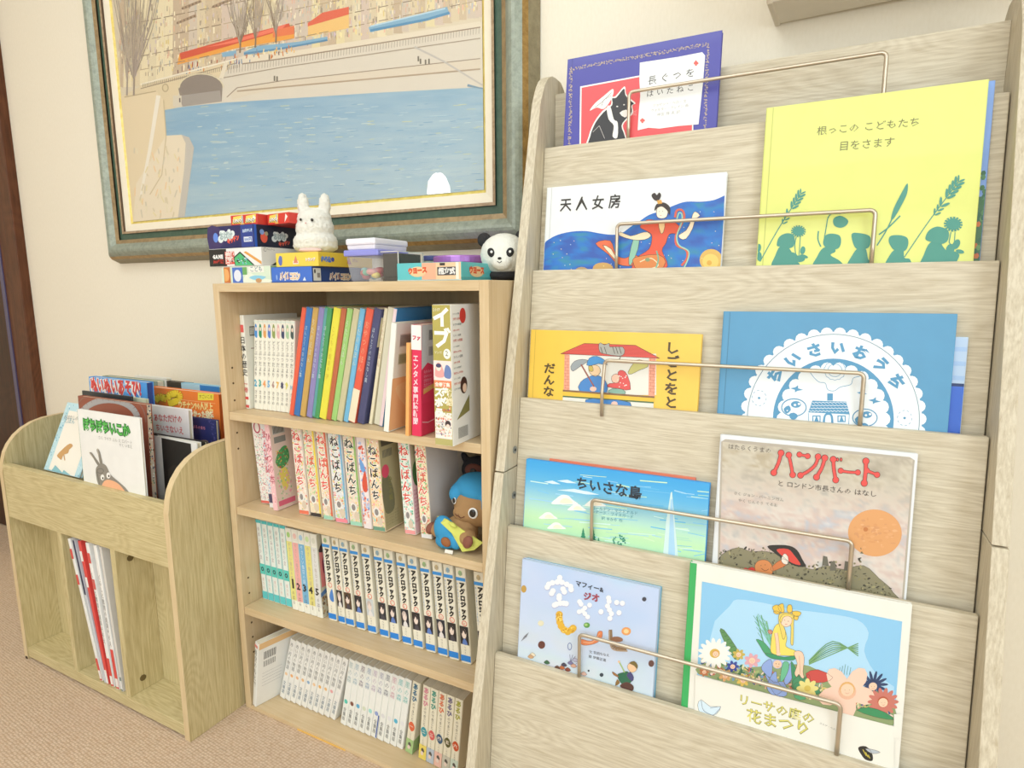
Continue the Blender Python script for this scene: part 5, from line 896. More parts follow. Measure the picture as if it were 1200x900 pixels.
# --- sky picnic book
def art(p, W, h, T):
    k = K(570, 640, 4.5); A = lambda *q: k(*q); rr = random.Random(21)
    p.T = lambda a, b: (a, b)
    def pc(a, b):
        n = .6*vnoise(a*4, b*4, 2)+.4*vnoise(a*9, b*9, 3); c1 = ramp(['#b4cdee', '#bccfee', '#c4d2ee', '#b8d4ee'], n); c2 = ramp(['#d8d2e2', '#e4d4d8', '#cfe0dc', '#cfdcea', '#dcdcd8'], n*1.2-.05+.15*a); t = min(max(1.15-b*1.5, 0), 1)
        return tuple(c1[i]*(1-t)+c2[i]*t for i in range(3))+(1,)
    p.grad(lambda a, b: (.0006+a*(W-.0012), .001+b*(h-.002)), pc, 24, 24, 1); p.T = T
    def puff(pts, r, lv=4):
        for x, y in pts: p.ell(*k((x, y+4))[0], r*1.1, r*1.08, '#b9c0e0', lv, 12)
        for x, y in pts: p.ell(*k((x, y))[0], r, r, '#f0f1f2', lv+1, 12)
    puff([(388, 165), (385, 182), (330, 200), (350, 192), (375, 188), (400, 190), (425, 200), (445, 212), (322, 215), (448, 228), (352, 235), (345, 248), (405, 225), (412, 240), (385, 262), (385, 275), (370, 305), (390, 300), (408, 300), (422, 302), (360, 310)], 3.2)
    puff([(492, 292), (500, 305), (520, 325), (545, 310), (508, 340), (520, 355), (535, 372), (490, 345)], 2.8); puff([(645, 272), (648, 290), (640, 315), (650, 335), (660, 355), (652, 380), (605, 345), (700, 350), (688, 296), (718, 300)], 3)
    for x, y in ((385, 360), (385, 380), (388, 400), (395, 420), (410, 440), (430, 450), (450, 440), (458, 432)): p.ell(*k((x, y))[0], 4.2, 4.2, '#e0b03c', 4, 12)
    for i in range(70): t = rr.uniform(0, 1); x, y = ((385+rr.uniform(-14, 14), 355+t*70) if t < .6 else (390+(t-.6)*180, 438+rr.uniform(-14, 14))); p.ell(*k((x, y))[0], 1, 1, rr.choice(['#f2d470', '#c8922a', '#ecc24e']), 5, 6)
    p.ol = ('#6a5a5a', .3)
    p.blob(A((500, 490), (550, 500), (580, 480), (590, 450), (612, 450), (608, 485), (580, 510), (530, 522), (500, 515)), '#e88a5a', 4, 3); p.line(A((510, 505), (560, 505), (598, 460)), 1, '#f4b890', 5, True)
    p.line(A((655, 440), (660, 500), (680, 535), (740, 540)), 4, '#8f7458', 4, True); p.line(A((648, 445), (652, 505), (672, 545), (745, 552)), 1.6, '#b39a80', 5, True); p.ell(*k((690, 490))[0], 7, 3.2, '#9a7058', 5, 12, .1)
    p.ell(*k((530, 416))[0], 3.8, 3.2, '#5f9a50', 4, 10); p.ell(*k((526, 414))[0], 2, 1.6, '#a8c87a', 5, 8); p.ell(*k((738, 448))[0], 5.6, 4.8, '#e8a060', 4, 14); p.ell(*k((738, 448))[0], 3, 2.6, '#f0d09a', 5, 12); p.ell(*k((292, 520))[0], 4.2, 4.6, '#6a4038', 4, 14); p.ell(*k((288, 406))[0], 3.6, 3.4, '#e0dcc0', 4, 12)
    p.ell(*k((833, 279))[0], 2.6, 2.6, '#4a4a54', 4, 12); p.ell(*k((608, 678))[0], 2.3, 2.3, '#3c4650', 4, 12); p.ell(*k((870, 618))[0], 3.4, 4, '#6a4a44', 4, 12); p.ell(*k((540, 656))[0], 1.2, 1.2, '#3c3c40', 5, 8)
    p.ell(*k((198, 225))[0], 3.2, 4.4, '#c09a50', 4, 10); p.ring(*k((440, 528))[0], 2.6, 4.4, .7, '#5a6fa8', 4, 16); [p.line(A((185+i*8, 500-i*6), (205+i*6, 470-i*5)), .5, '#77757a', 4) for i in range(4)]
    p.text('マフィー&', k((470, 205))[0], k((622, 244))[0], '#3f4450', 6, .03); p.text('ジオ', k((512, 278))[0], k((600, 292))[0], '#a04858', 6, .04); p.text('文 花田ななえ', k((543, 562))[0], k((650, 582))[0], '#55555a', 6); p.text('絵 伊藤正道', k((540, 585))[0], k((632, 608))[0], '#55555a', 6)
    p.blob(A((690, 680), (720, 665), (745, 660), (770, 690), (760, 720), (720, 730)), '#2f6a50', 5, 3); p.blob(A((740, 680), (760, 662), (778, 690), (768, 712)), '#4a4a78', 6, 2); p.blob(A((745, 640), (752, 618), (775, 612), (795, 628), (790, 655), (765, 664)), '#ecc49c', 6, 3); p.blob(A((755, 615), (780, 605), (798, 625), (795, 645), (780, 628)), '#7a6a3a', 7, 2); p.line(A((700, 608), (715, 635), (730, 665)), 1.5, '#a8c078', 6); p.ell(*k((700, 608))[0], 1.4, 1.4, '#ecc49c', 7, 8); p.blob(A((665, 660), (672, 678), (700, 690), (690, 676)), '#a07040', 6, 2); p.blob(A((680, 735), (690, 700), (705, 720)), '#8a6a3a', 6, 2); p.blob(A((705, 735), (740, 715), (775, 735), (772, 760), (740, 758)), '#5a3a34', 6, 3)
    for x, y, c_ in ((235, 582, '#c8a078'), (245, 572, '#e8dcc0'), (320, 612, '#3f6a4a'), (375, 640, '#6a4a3a'), (400, 640, '#b8683a'), (430, 650, '#8a4a3a'), (445, 615, '#7a78a0'), (470, 600, '#b8b8d0'), (460, 630, '#d8a890'), (485, 625, '#c8d0e8'), (515, 672, '#d8b0a0'), (410, 625, '#4a4a5a')): p.blob(A((x-16, y), (x, y-12), (x+16, y+4), (x, y+10)), c_, 5, 2)
    for a in (2.0, 2.4, 2.8): p.line(A((445, 610), (445+40*math.cos(a+2.6), 610+40*math.sin(a+2.6))), .5, '#6a6a8a', 5)
rack_book('smallish pale blue lavender book with cloud lettering and floating snacks', 4, (611, 656), (772, 688), (766, 816), (608, 767), .0085, '#bccfe6', art, spine_hex='#b8c6e4', groove=False, outline=('#6a5a5a', .3))
rack_book('thin turquoise book whose edge shows behind the cloud lettered one', 4, (617, 655), (774.5, 686), (768.5, 817), (613, 768), .0028, '#6fb4d2', None, behind=.009)
# --- flower festival
def art(p, W, h, T):
    k = K(780, 640, 2.857); A = lambda *q: k(*q); rr = random.Random(31)
    p.poly(A((122, 118), (792, 252), (764, 600), (106, 430)), '#8ec6ea', 2)
    p.poly([*smooth_loop(A((165, 250), (215, 200), (240, 178), (330, 190), (420, 210), (540, 225), (640, 245), (680, 290), (665, 350), (700, 420), (765, 470)), 3, False)]+A((762, 590), (120, 420)), '#aed8f2', 3)
    def petal(cx, cy, n, r, w_, col, cc_, lv=5, a0=0, sq=.85):
        for i in range(n): a = a0+2*math.pi*i/n; p.ell(*k((cx+r*.6*math.cos(a), cy+r*.6*sq*math.sin(a)))[0], r*.5/2.857, w_/2.857, col, lv, 10, a)
        if cc_: p.ell(*k((cx, cy))[0], r*.33/2.857, r*.3/2.857, cc_, lv+1, 14)
    def face(x, y, r, lv=8, hair='#d89a50'):
        p.ell(*k((x, y-r*.15))[0], r*1.15/2.857, r*1.1/2.857, hair, lv, 14); p.ell(*k((x, y))[0], r/2.857, r*.95/2.857, '#f3cdb0', lv+1, 14); p.ell(*k((x-r*.35, y))[0], .35, .35, '#4a3228', lv+2, 6); p.ell(*k((x+r*.35, y))[0], .35, .35, '#4a3228', lv+2, 6); p.line(A((x-r*.3, y+r*.4), (x, y+r*.55), (x+r*.3, y+r*.4)), .3, '#b0584a', lv+2, True)
    p.ol = None
    p.blob(A((112, 400), (160, 385), (220, 395), (280, 405), (340, 400), (420, 395), (480, 400), (560, 440), (640, 470), (700, 480), (762, 520), (762, 600), (640, 570), (420, 512), (240, 465), (110, 428)), '#8fa070', 4, 2)
    for i in range(420):
        x = rr.uniform(118, 755); y = 395+(x-110)*.22+rr.uniform(-28, 30)
        if y > 428+(x-106)*.262: continue
        p.ell(*k((x, y))[0], rr.uniform(1, 4), rr.uniform(.6, 1.8), rr.choice(['#5f8a5a', '#3f6f55', '#a8b878', '#e0c878', '#d8a890', '#c86a5a', '#f0d8c8', '#7a9fc0', '#4a5a8a', '#e8e0b0']), 5, 7, rr.uniform(0, 3))
    p.ol = ('#5a4a3c', .35)
    for x0, y0, x1, y1, c_ in ((330, 330, 305, 235, '#5f9a6a'), (345, 320, 320, 230, '#6aa070'), (355, 320, 338, 250, '#7aaa70')): p.line(A((x0, y0), (x1, y1)), 1.2, c_, 5); [p.line(A((x0+(x1-x0)*t, y0+(y1-y0)*t), (x0+(x1-x0)*t-16, y0+(y1-y0)*t-22)), .5, c_, 5) for t in (.2, .4, .6, .8)]
    for j in range(7): p.line(A((480, 395-j*2), (560, 360-j*7), (645, 325+j*7)), 1.1, ['#6f9f6a', '#8ab07a', '#5f8f5f'][j % 3], 5, True)
    p.blob(A((182, 282), (196, 280), (235, 335), (252, 372), (232, 378), (205, 335)), '#5f8f5a', 5, 2); [p.line(A((188+i*8, 290+i*12), (200+i*8, 286+i*12)), .4, '#33583a', 6) for i in range(6)]
    petal(165, 358, 15, 52, 8.5, '#f2f0e8', '#d8b458', 6); face(168, 360, 10, 9)
    for x, y, r, hr in ((245, 362, 11, '#c8b05a'), (290, 382, 14, '#e0a8b0'), (225, 402, 11, '#3f4f9a'), (200, 432, 12, '#d8a870'), (130, 420, 9, '#c07850'), (260, 448, 12, '#e0c060')): petal(x, y, 7, r*1.8, r*.5, hr, hr, 6); face(x, y, r*.75, 9, hr)
    m = K(810, 690, 6.43); B = lambda *q: m(*q)
    for q in (((530, 600), (545, 560), (600, 528), (612, 600), (598, 665), (560, 640)), ((600, 660), (640, 620), (650, 690), (690, 760), (620, 800), (570, 740)), ((700, 690), (745, 560), (768, 600), (760, 670), (720, 720)), ((560, 640), (620, 700), (700, 700), (720, 800), (640, 800), (590, 720))): p.blob(B(*q), '#90a8dc', 6, 3)
    p.ell(*m((650, 562))[0], 6.2, 6, '#9fb4e2', 6, 14); p.ell(*m((650, 566))[0], 5, 4.8, '#f2c8a8', 7, 14); p.ell(*m((640, 562))[0], .5, .6, '#4a3228', 8, 6); p.ell(*m((662, 564))[0], .5, .6, '#4a3228', 8, 6); p.line(B((642, 580), (652, 586), (664, 580)), .4, '#b0584a', 8, True)
    p.blob(B((690, 560), (730, 550), (735, 600), (700, 680), (670, 690)), '#6cb890', 7, 3); p.blob(B((752, 545), (790, 600), (830, 690), (885, 640), (895, 720), (850, 790), (770, 790), (760, 680)), '#3f9468', 6, 3); p.blob(B((770, 720), (830, 700), (880, 740), (860, 830), (780, 820)), '#5aa878', 6, 2)
    p.blob(A((470, 425), (510, 412), (560, 438), (530, 455), (485, 452)), '#c8504a', 6, 2); p.blob(A((420, 470), (450, 430), (500, 470), (520, 490), (470, 500)), '#4a8f68', 6, 2); petal(475, 475, 8, 34, 9, '#e6d98a', '#d8c060', 7)
    petal(608, 485, 5, 92, 30, '#f2cdb8', '#e8b89a', 6, .3, .85); face(608, 480, 22, 9, '#e0b070')
    petal(695, 462, 14, 46, 5, '#33456a', '#2c3a58', 6); face(694, 468, 14, 9, '#3a4a70'); petal(728, 520, 14, 48, 8, '#c8786a', '#a85048', 7); face(728, 522, 16, 9, '#b8583a')
    p.blob(A((640, 548), (680, 538), (735, 555), (765, 580), (700, 570)), '#3f8f5f', 8, 2); [p.line(A((570+i*9, 430), (575+i*9, 395+abs(3-i)*5)), .5, '#5a8a78', 5) for i in range(6)]
    for x1, y1 in ((497, 195), (530, 215), (555, 235), (488, 250), (575, 262), (510, 235)): p.line(B((600, 430), ((600+x1)/2+6, (430+y1)/2), (x1, y1)), .8, '#7cc0a4', 6, True)
    p.blob(B((490, 378), (545, 398), (600, 462), (620, 500), (560, 490), (520, 430)), '#4f9f70', 7, 3)
    p.blob(B((600, 470), (602, 400), (612, 330), (640, 270), (680, 262), (705, 300), (722, 370), (715, 432), (790, 466), (785, 500), (700, 500), (640, 495)), '#ecd96a', 8, 3)
    p.blob(B((555, 485), (620, 490), (700, 512), (790, 500), (770, 535), (680, 532), (600, 520)), '#3f9468', 8, 3)
    p.blob(B((775, 478), (828, 468), (852, 520), (842, 620), (850, 665), (832, 668), (812, 640), (795, 660), (780, 630), (800, 560)), '#f5cbb0', 9, 3); p.line(B((815, 500), (818, 570), (822, 640)), .4, '#a8705a', 9, True)
    p.line(B((640, 330), (650, 400), (656, 482)), 4.2, '#a8705a', 9, True); p.line(B((640, 330), (650, 400), (656, 482)), 3.5, '#f5cbb0', 9.3, True); p.ell(*m((658, 488))[0], 2.6, 2, '#f5cbb0', 9, 10)
    p.blob(B((660, 200), (680, 180), (740, 178), (775, 200), (772, 260), (772, 340), (768, 420), (750, 408), (752, 330), (748, 270), (700, 280), (712, 320), (705, 370), (690, 372), (672, 300), (660, 250)), '#e6cf6c', 9, 3)
    p.ell(*m((716, 236))[0], 7, 7.6, '#a8705a', 10, 18); p.ell(*m((716, 236))[0], 6.6, 7.2, '#f7d4bc', 10.3, 18); p.blob(B((668, 230), (690, 190), (730, 186), (768, 200), (765, 222), (735, 202), (695, 212), (680, 250)), '#e6cf6c', 11, 3)
    for q in (((614, 135), (640, 118), (668, 130), (680, 165), (650, 178), (622, 160)), ((655, 128), (690, 108), (700, 140), (700, 172), (672, 170)), ((722, 160), (730, 122), (755, 120), (762, 165), (740, 178)), ((762, 170), (800, 165), (828, 178), (815, 200), (790, 205), (768, 190)), ((775, 205), (808, 205), (800, 232), (780, 228)), ((620, 168), (650, 165), (670, 182), (640, 188))): p.blob(B(*q), '#e8c252', 11, 3)
    p.line(B((700, 232), (708, 234)), .6, '#5a3a30', 11.5); p.line(B((728, 240), (737, 242)), .6, '#5a3a30', 11.5); p.line(B((708, 262), (716, 265), (724, 262)), .5, '#c0584a', 11.5, True); p.blob(B((578, 312), (600, 305), (615, 325), (600, 340), (584, 332)), '#c88a78', 8, 2)
    p.poly(A((100, 429), (764, 601), (764, 760), (90, 760)), '#eceae0', 12.5); p.poly(A((764, 560), (792, 560), (792, 640), (764, 640)), '#eceae0', 12.5)
    p.text('リーサの庭の', k((242, 522))[0], k((500, 592))[0], '#8a8a58', 13, .03); p.text('リーサの庭の', k((242, 521))[0], k((500, 591))[0], '#dfd870', 14, 0)
    p.text('花まつり', k((270, 580))[0], k((488, 632))[0], '#8a8a58', 13, .03); p.text('花まつり', k((270, 579))[0], k((488, 631))[0], '#dfd870', 14, 0); p.text('エルサ・ベスコフ', k((515, 592))[0], k((585, 622))[0], '#8a8a80', 13)
    p.blob(A((108, 530), (120, 512), (150, 535), (185, 535), (170, 560), (140, 565), (118, 560)), '#d4e6f2', 13, 2); p.line(A((120, 515), (130, 550), (175, 570)), .5, '#5a6a80', 14, True); p.line(A((150, 540), (185, 536), (160, 565)), .4, '#5a6a80', 14, True)
    p.blob(A((645, 672), (670, 668), (690, 690), (692, 715), (670, 712), (655, 695)), '#2f2e2c', 13, 3); [p.line(A((660+i*9, 678+i*9), (672+i*6, 700+i*4)), 1, '#c8b84a', 14) for i in range(3)]; p.blob(A((668, 675), (700, 680), (718, 688), (690, 692)), '#b8c0c8', 14, 2); p.line(A((580, 668), (600, 690), (640, 690)), 1, '#a87048', 13, True); p.line(A((605, 695), (645, 700)), .5, '#55504a', 13)
    p.T = lambda a, b: (a, b); p.rect(-.0002, .0005, .0085, h-.0005, '#3fae62', 1); p.T = T
rack_book('large white framed book with a green spine, flowers and a girl in yellow', 4, (810.5, 659.5), (1070, 708), (1053, 897), (797, 826), .0085, '#eceae0', art, spine_hex='#3fae62', groove=False, outline=('#5a4a3c', .35))
# ================================================================ books in the low bin
def bin_book(label, tl, tr, y, zb, thick, hexc, art=None, lean=0.0, group='picture books standing in the low bin', spine_hex=None, cat='book', name='picture_book', hard=True, side=None, xmax=9):
    """upright book facing the room; lean = tilt of its top towards the wall"""
    n = Vector((0, -math.cos(lean), math.sin(lean))); a, b = on_plane(*tl, (0, y, .6), n), on_plane(*tr, (0, y, .6), n)
    zt = (a.z+b.z)/2; W = min(b.x, xmax)-a.x; h = (zt-zb)/math.cos(lean); yb = y+math.tan(lean)*(zb-.6); o = Vector((a.x, yb, zb))
    e = empty(name, o, label, cat, group, (-lean, 0, 0)); ez = Vector((0, math.sin(lean), math.cos(lean)))
    t = .0014 if hard else .0006; m = mat(hexc, .4, coat=.1)
    fc = box('front_cover', 0, W, 0, t, 0, h, m, e, .0004); box('back_cover', 0, W, thick-t, thick, 0, h, m, e, .0004); box('spine', -.0004, .0012, 0, thick, 0, h, mat(spine_hex or hexc, .4), e, .0004)
    box('pages', .0012, W-.002, t, thick-t, .002, h-.002, M_pages, e, 0)
    if art:
        def T(u, v): q = on_plane(u, v, (0, y, .6), n)-o; return (q.x, q.dot(ez))
        p = Print(T); art(p, W, h); p.V = [(min(max(v[0], .0006), W-.0006), min(max(v[1], .001), h-.0006), v[2]) for v in p.V]; p.build('cover_print', fc)
    if side:
        p = Print(); side(p, thick, h); p.build('side_print', e, (W-.0018, 0, 0), (0, 1, 0), (0, 0, 1), (1, 0, 0))
    return e
BFZ = .3694
def art(p, W, h):
    k = K(0, 420, 4); A = lambda *q: k(*q)
    p.T, T = (lambda a, b: (a, b)), p.T; rr = random.Random(3)
    p.rect(.018, .0, W-.018, h-.018, '#eee8da', 0)
    for i in range(240):
        x, z = rr.uniform(0, W), rr.uniform(0, h)
        if .016 < x < W-.016 and z < h-.016: continue
        p.ell(x, z, rr.uniform(.001, .003), rr.uniform(.001, .0025), rr.choice(['#8fc4d2', '#c8e2e6', '#76b2c4', '#dfeef0']), 1, 7)
    p.T = T
    p.text('おはなしの', k((298, 282))[0], k((365, 291))[0], '#8a8a86', 3); p.text('えほん', k((298, 300))[0], k((350, 307))[0], '#78a8b4', 3)
    p.blob(A((268, 455), (290, 430), (318, 405), (335, 400), (342, 412), (325, 428), (320, 445), (298, 452), (290, 475), (280, 470)), '#c79a62', 3, 2); p.line(A((300, 450), (305, 478)), 1.2, '#c79a62', 3)
    for x, y, s in ((260, 530, 30), (300, 545, 22), (225, 540, 22), (385, 560, 30)): p.poly(A((x-s, y+30), (x, y-s), (x+s, y+30)), '#86bcc4', 3)
rb1 = bin_book('pale blue bordered book leaning back at the left end of the low bin', (80, 469), (150, 484), -.335, .482, .007, '#b9d9e0', art, .42, xmax=-.340)
def art(p, W, h):
    k = K(0, 420, 4); A = lambda *q: k(*q)
    p.text('ぽちぽちいこか', k((392, 328))[0], k((612, 364))[0], '#2b7a34', 4, .10, 1.15); p.text('ぽちぽちいこか', k((392, 328))[0], k((612, 364))[0], '#5fc25a', 5, .02, 1.15)
    p.text('さく マイク ぶん え ロバート', k((462, 377))[0], k((622, 402))[0], '#a5a39c', 3); p.text('やく いまえ', k((560, 412))[0], k((622, 422))[0], '#a5a39c', 3)
    p.blob(A((450, 520), (462, 500), (480, 492), (500, 505), (520, 545), (560, 580), (600, 620), (640, 700), (480, 700), (468, 610), (455, 570)), '#8f8a80', 3, 3)
    for q in (((458, 500), (440, 470), (424, 450), (420, 440), (432, 442), (446, 462), (470, 496)), ((470, 495), (462, 455), (454, 430), (460, 422), (470, 438), (476, 465), (482, 494))): p.blob(A(*q), '#8a857a', 3, 2); p.line(A(q[1], q[3]), .5, '#d9c9b8', 4)
    p.blob(A((490, 575), (520, 570), (560, 590), (600, 640), (640, 700), (500, 700), (475, 620)), '#f0b48c', 4, 3); p.ell(*k((482, 557))[0], 2.3, 3.4, '#f6f4ee', 5, 14); p.ell(*k((510, 548))[0], 2.4, 3.6, '#f6f4ee', 5, 14); p.ell(*k((484, 561))[0], .9, 1.3, '#22211f', 6, 10); p.ell(*k((512, 551))[0], .9, 1.3, '#22211f', 6, 10); p.ring(*k((472, 527))[0], 4, 3, .5, '#5a564f', 5, 16)
    p.line(A((455, 530), (470, 600), (475, 700)), .5, '#6a665e', 5, True)
bin_book('white book with green bubble lettering and a long eared grey donkey', (90, 477), (163.5, 492.5), -.3938, BFZ, .005, '#efeee9', art, .02, spine_hex='#3f8f58')
def art(p, W, h):
    k = K(0, 420, 4); q = [k((510+130*math.cos(t)*1.05, 290-95*math.sin(t)))[0] for t in [math.pi*i/16 for i in range(17)]]; p.line(q, 7, '#a9a6a4', 2); p.line([k((510+175*math.cos(t), 300-160*math.sin(t)))[0] for t in [math.pi*i/16 for i in range(17)]], 1.2, '#8f6b60', 2)
def sd(p, d, h):
    p.rect(.0002, .001, d-.0002, h-.001, '#d8c8b4', 0); rr = random.Random(6)
    for i in range(110): p.ell(rr.uniform(.001, d-.001), rr.uniform(.004, h-.004), .0014, .0022, rr.choice(['#4a4a68', '#c86a5a', '#e8c890', '#3a3a3a', '#7a9a70', '#f0ece4']), 1, 6)
bin_book('brown book with a large grey arc right behind the donkey book', (91, 461.5), (171, 476.5), -.352, BFZ, .012, '#93503c', art, .03, side=sd)
bin_book('thin dark book whose edge shows behind the brown arc book', (96, 457), (154, 465.5), -.325, BFZ, .004, '#2f3336', None, .03)
bin_book('thin pale green book between the dark and the bright blue one', (128, 462), (171, 468), -.312, BFZ, .006, '#c9d0b4', None, .03)
def art(p, W, h):
    k = K(0, 420, 4); p.text('ぬいぬいあそび!', k((428, 152))[0], k((668, 172))[0], '#f0ece6', 3, .14, 1.5); p.text('ぬいぬいあそび!', k((428, 152))[0], k((668, 172))[0], '#d8433e', 4, .05, 1.5)
    p.poly(k((500, 95), (560, 100), (640, 160), (600, 165)), '#86bce8', 1)
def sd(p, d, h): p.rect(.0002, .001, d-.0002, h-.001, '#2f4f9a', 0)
bin_book('bright blue book with red lettering, tallest in the left half of the bin', (104, 441), (171.5, 448.5), -.27, BFZ, .016, '#4f9be0', art, .03, side=sd)
bin_book('grey green book standing just behind the bright blue book', (120, 439.5), (184, 447.5), -.2, BFZ, .018, '#8f9a86', None, .03)
bin_book('wide white album at the very back of the bin, left', (158, 439), (195, 444.5), -.1, BFZ, .014, '#e9e7df', None, 0)
bin_book('dark topped album at the back of the bin, right of the white one', (195, 445.5), (222, 450), -.12, BFZ, .012, '#4a4038', None, 0)
def art(p, W, h): p.T = lambda a, b: (a, b); p.rect(W*.5, h-.03, W-.001, h-.001, '#3a86cc', 1); p.rect(.001, h-.03, W*.5, h-.001, '#b8dce8', 1); p.text('こどもずかん', (W*.55, h-.022), (W*.95, h-.022), '#d8ecf8', 2)
bin_book('sky blue and white book at the back of the bin beside the bookcase', (212, 448), (257, 453.5), -.15, BFZ, .012, '#8fc4dc', art, 0)
def art(p, W, h):
    k = K(0, 420, 4)
    for ww, c_, l in ((9, '#a8902f', 2), (7.4, '#f0d23c', 3)): p.line([k(q)[0] for q in ((728, 198), (750, 180), (780, 190), (800, 170), (835, 165), (840, 190), (815, 205), (790, 215))], ww, c_, l, True)
    p.rect(*k((928, 160))[0], *k((1002, 196))[0], '#e8d84c', 2); p.text('すごいこま', k((934, 186))[0], k((998, 188))[0], '#a88a2a', 3, .02)
    p.text('ウチナン90人以上', k((838, 230))[0], k((1000, 243))[0], '#f6e49a', 3, .04, 1.3); p.text('つかった図鑑', k((890, 270))[0], k((1004, 283))[0], '#fbf3c8', 3, .06, 1.3); p.line([k((720, 178))[0], k((1010, 212))[0]], .4, '#f4c890', 2)
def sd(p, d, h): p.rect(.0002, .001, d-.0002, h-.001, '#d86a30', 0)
bin_book('orange activity book with yellow lettering at the right of the bin', (176, 454), (256, 461), -.22, BFZ, .016, '#ec8038', art, .02, side=sd)
def art(p, W, h):
    k = K(0, 420, 4); p.text('あなただけの', k((722, 290))[0], k((856, 300))[0], '#d86a68', 3, .02, 1.1); p.text('ちいさないえ', k((732, 336))[0], k((862, 354))[0], '#d86a68', 3, .02, 1.1)
bin_book('pinkish white book with two lines of red lettering', (172, 473.5), (220.5, 481), -.275, BFZ, .009, '#ece6e4', art, .03)
def art(p, W, h):
    k = K(0, 420, 4); p.text('よるのまち', k((905, 325))[0], k((965, 335))[0], '#d8869a', 3, .02); p.blob(k((925, 405), (940, 385), (965, 382), (978, 392), (970, 410)), '#8a7468', 3, 2); rr = random.Random(2); [p.ell(*k((rr.uniform(980, 1012), rr.uniform(290, 400)))[0], .6, .8, '#5a5690', 3, 6) for i in range(24)]
bin_book('dark navy book between the pinkish white one and the bookcase', (221, 489.5), (252.5, 491.5), -.245, BFZ, .008, '#2c3266', art, .02)
def art(p, W, h):
    k = K(0, 420, 4); p.rect(.001, .001, .0035, .0035, '#ffffff', 0); p.poly(k((722, 362), (920, 392), (936, 640), (748, 640)), '#e6e4de', 1); p.poly(k((757, 372), (895, 400), (900, 460), (880, 640), (776, 640)), '#2f2d2a', 2)
    p.blob(k((790, 520), (830, 500), (850, 540), (840, 600), (800, 610)), '#3f3a34', 3, 2)
bin_book('white framed book with a black photograph at the right of the low bin', (180, 509.5), (231, 520), -.325, BFZ, .009, '#d9d8d2', art, .03, spine_hex='#5a5d56')
bin_book('black book right behind the black photograph one', (177, 507), (240, 518.5), -.305, BFZ, .006, '#33302e', None, .03)
# thin catalogues in the middle compartment
for i, (x, lean, w_, cols) in enumerate([(-.318, -.20, .009, ('#eceae4', '#d9514c', .16)), (-.3035, -.185, .007, ('#c9ccd2', '#2c3350', .0)), (-.2945, -.15, .009, ('#dd4a44', '#eceae4', .1)), (-.2775, -.115, .011, ('#efede8', '#dd4a44', .2)), (-.2585, -.085, .011, ('#f0eee9', '#dd4a44', .28)), (-.2410, -.07, .007, ('#d9d4cb', '#7a8a84', .1))]):
    def sp(p, ww, h, cols=cols, i=i):
        if cols[2]: p.rect(.0003, .001, ww-.0003, h*cols[2], cols[1], 1); p.rect(ww*.1, h*.015, ww*.9, h*.075, '#f2f0ec', 2)
        else: p.rect(.0003, h*.62, ww-.0003, h-.001, cols[1], 1)
        for j, z in enumerate((.86, .68)): 
            if i in (0, 2, 3): p.rect(.0003, h*z, ww-.0003, h*(z+.07), '#d9514c' if i != 2 else '#f0eeea', 2)
        if i in (3, 4): p.vtext('くらしと教育の道具そろえ', (ww*.5, h*.8), (ww*.5, h*.3), '#8f8f8c', 2, 0, .7)
    shelf_book('catalogue', '%s thin catalogue from the left in the middle compartment of the low bin' % nth(i), 'catalogue', 'thin catalogues in the middle compartment', x, -.404, .0312, w_, .320, .063, cols[0], lean, 0, spine=sp)
# ================================================================ boxes and toys on top of the bookcase
TZ = H+.0003
def game_box(name, label, x0, x1, y0, dep, z0, h, hexc, front=None, side=None, yaw=0, lid=None, side_hex=None, cat='game box', group='game boxes on the bookcase', lift=0):
    e = empty(name, (x0, y0, z0), label, cat, group, (0, 0, yaw)); w_ = x1-x0
    m = mat(hexc, .35, coat=.2)
    if lid: box('tray', .001, w_-.001, .001, dep-.001, 0, h*.4, mat(lid, .5), e, .0008); box('lid', 0, w_, 0, dep, h*.16, h, m, e, .0008)
    else:
        box('carton', 0, w_, 0, dep, 0, h-.001, m, e, .0008); box('lid_flap', .0006, w_-.0006, .0006, dep-.0006, h-.001, h, m, e, .0003)
    if side_hex: p0 = Print(); p0.rect(.0004, .0006, dep-.0004, h-.0006, side_hex, 0); p0.build('side_panel_print', e, (w_, 0, 0), (0, 1, 0), (0, 0, 1), (1, 0, 0))
    if front: p = Print(); front(p, w_, h); p.build('front_print', e)
    if side: p = Print(); side(p, dep, h); p.build('side_print', e, (w_+.0002, 0, 0), (0, 1, 0), (0, 0, 1), (1, 0, 0))
    return e
rg = random.Random(77)
# colourful children's box at the bottom
def fr(p, w_, h):
    p.rect(.001, .0015, w_-.001, h-.001, '#d4e2cc', 0); p.rect(.006, .001, .024, h-.001, '#c8743c', 1); p.rect(.008, .004, .014, h-.004, '#e8b060', 2); p.ell(.015, h*.5, .006, .011, '#eea868', 3); p.rect(.030, .001, .058, h-.002, '#4f74c4', 2); p.ell(.044, h*.45, .010, .011, '#dfe2ec', 3)
    p.blob([(.06, .002), (.075, h*.6), (.1, h*.3), (w_-.002, h*.2), (w_-.002, .002)], '#e6ead8', 1); p.rect(.075, h*.62, .115, h*.95, '#f0ece0', 2); p.text('こども', (.078, h*.68), (.112, h*.68), '#8aa0a8', 3, .02); p.blob([(.075, h*.3), (.09, h*.45), (.12, h*.35), (.1, h*.15)], '#8cc8e0', 3, 2); p.ell(.1, h*.15, .008, .004, '#c89868', 3); p.rect(.058, h*.5, .07, h-.002, '#6fa860', 2)
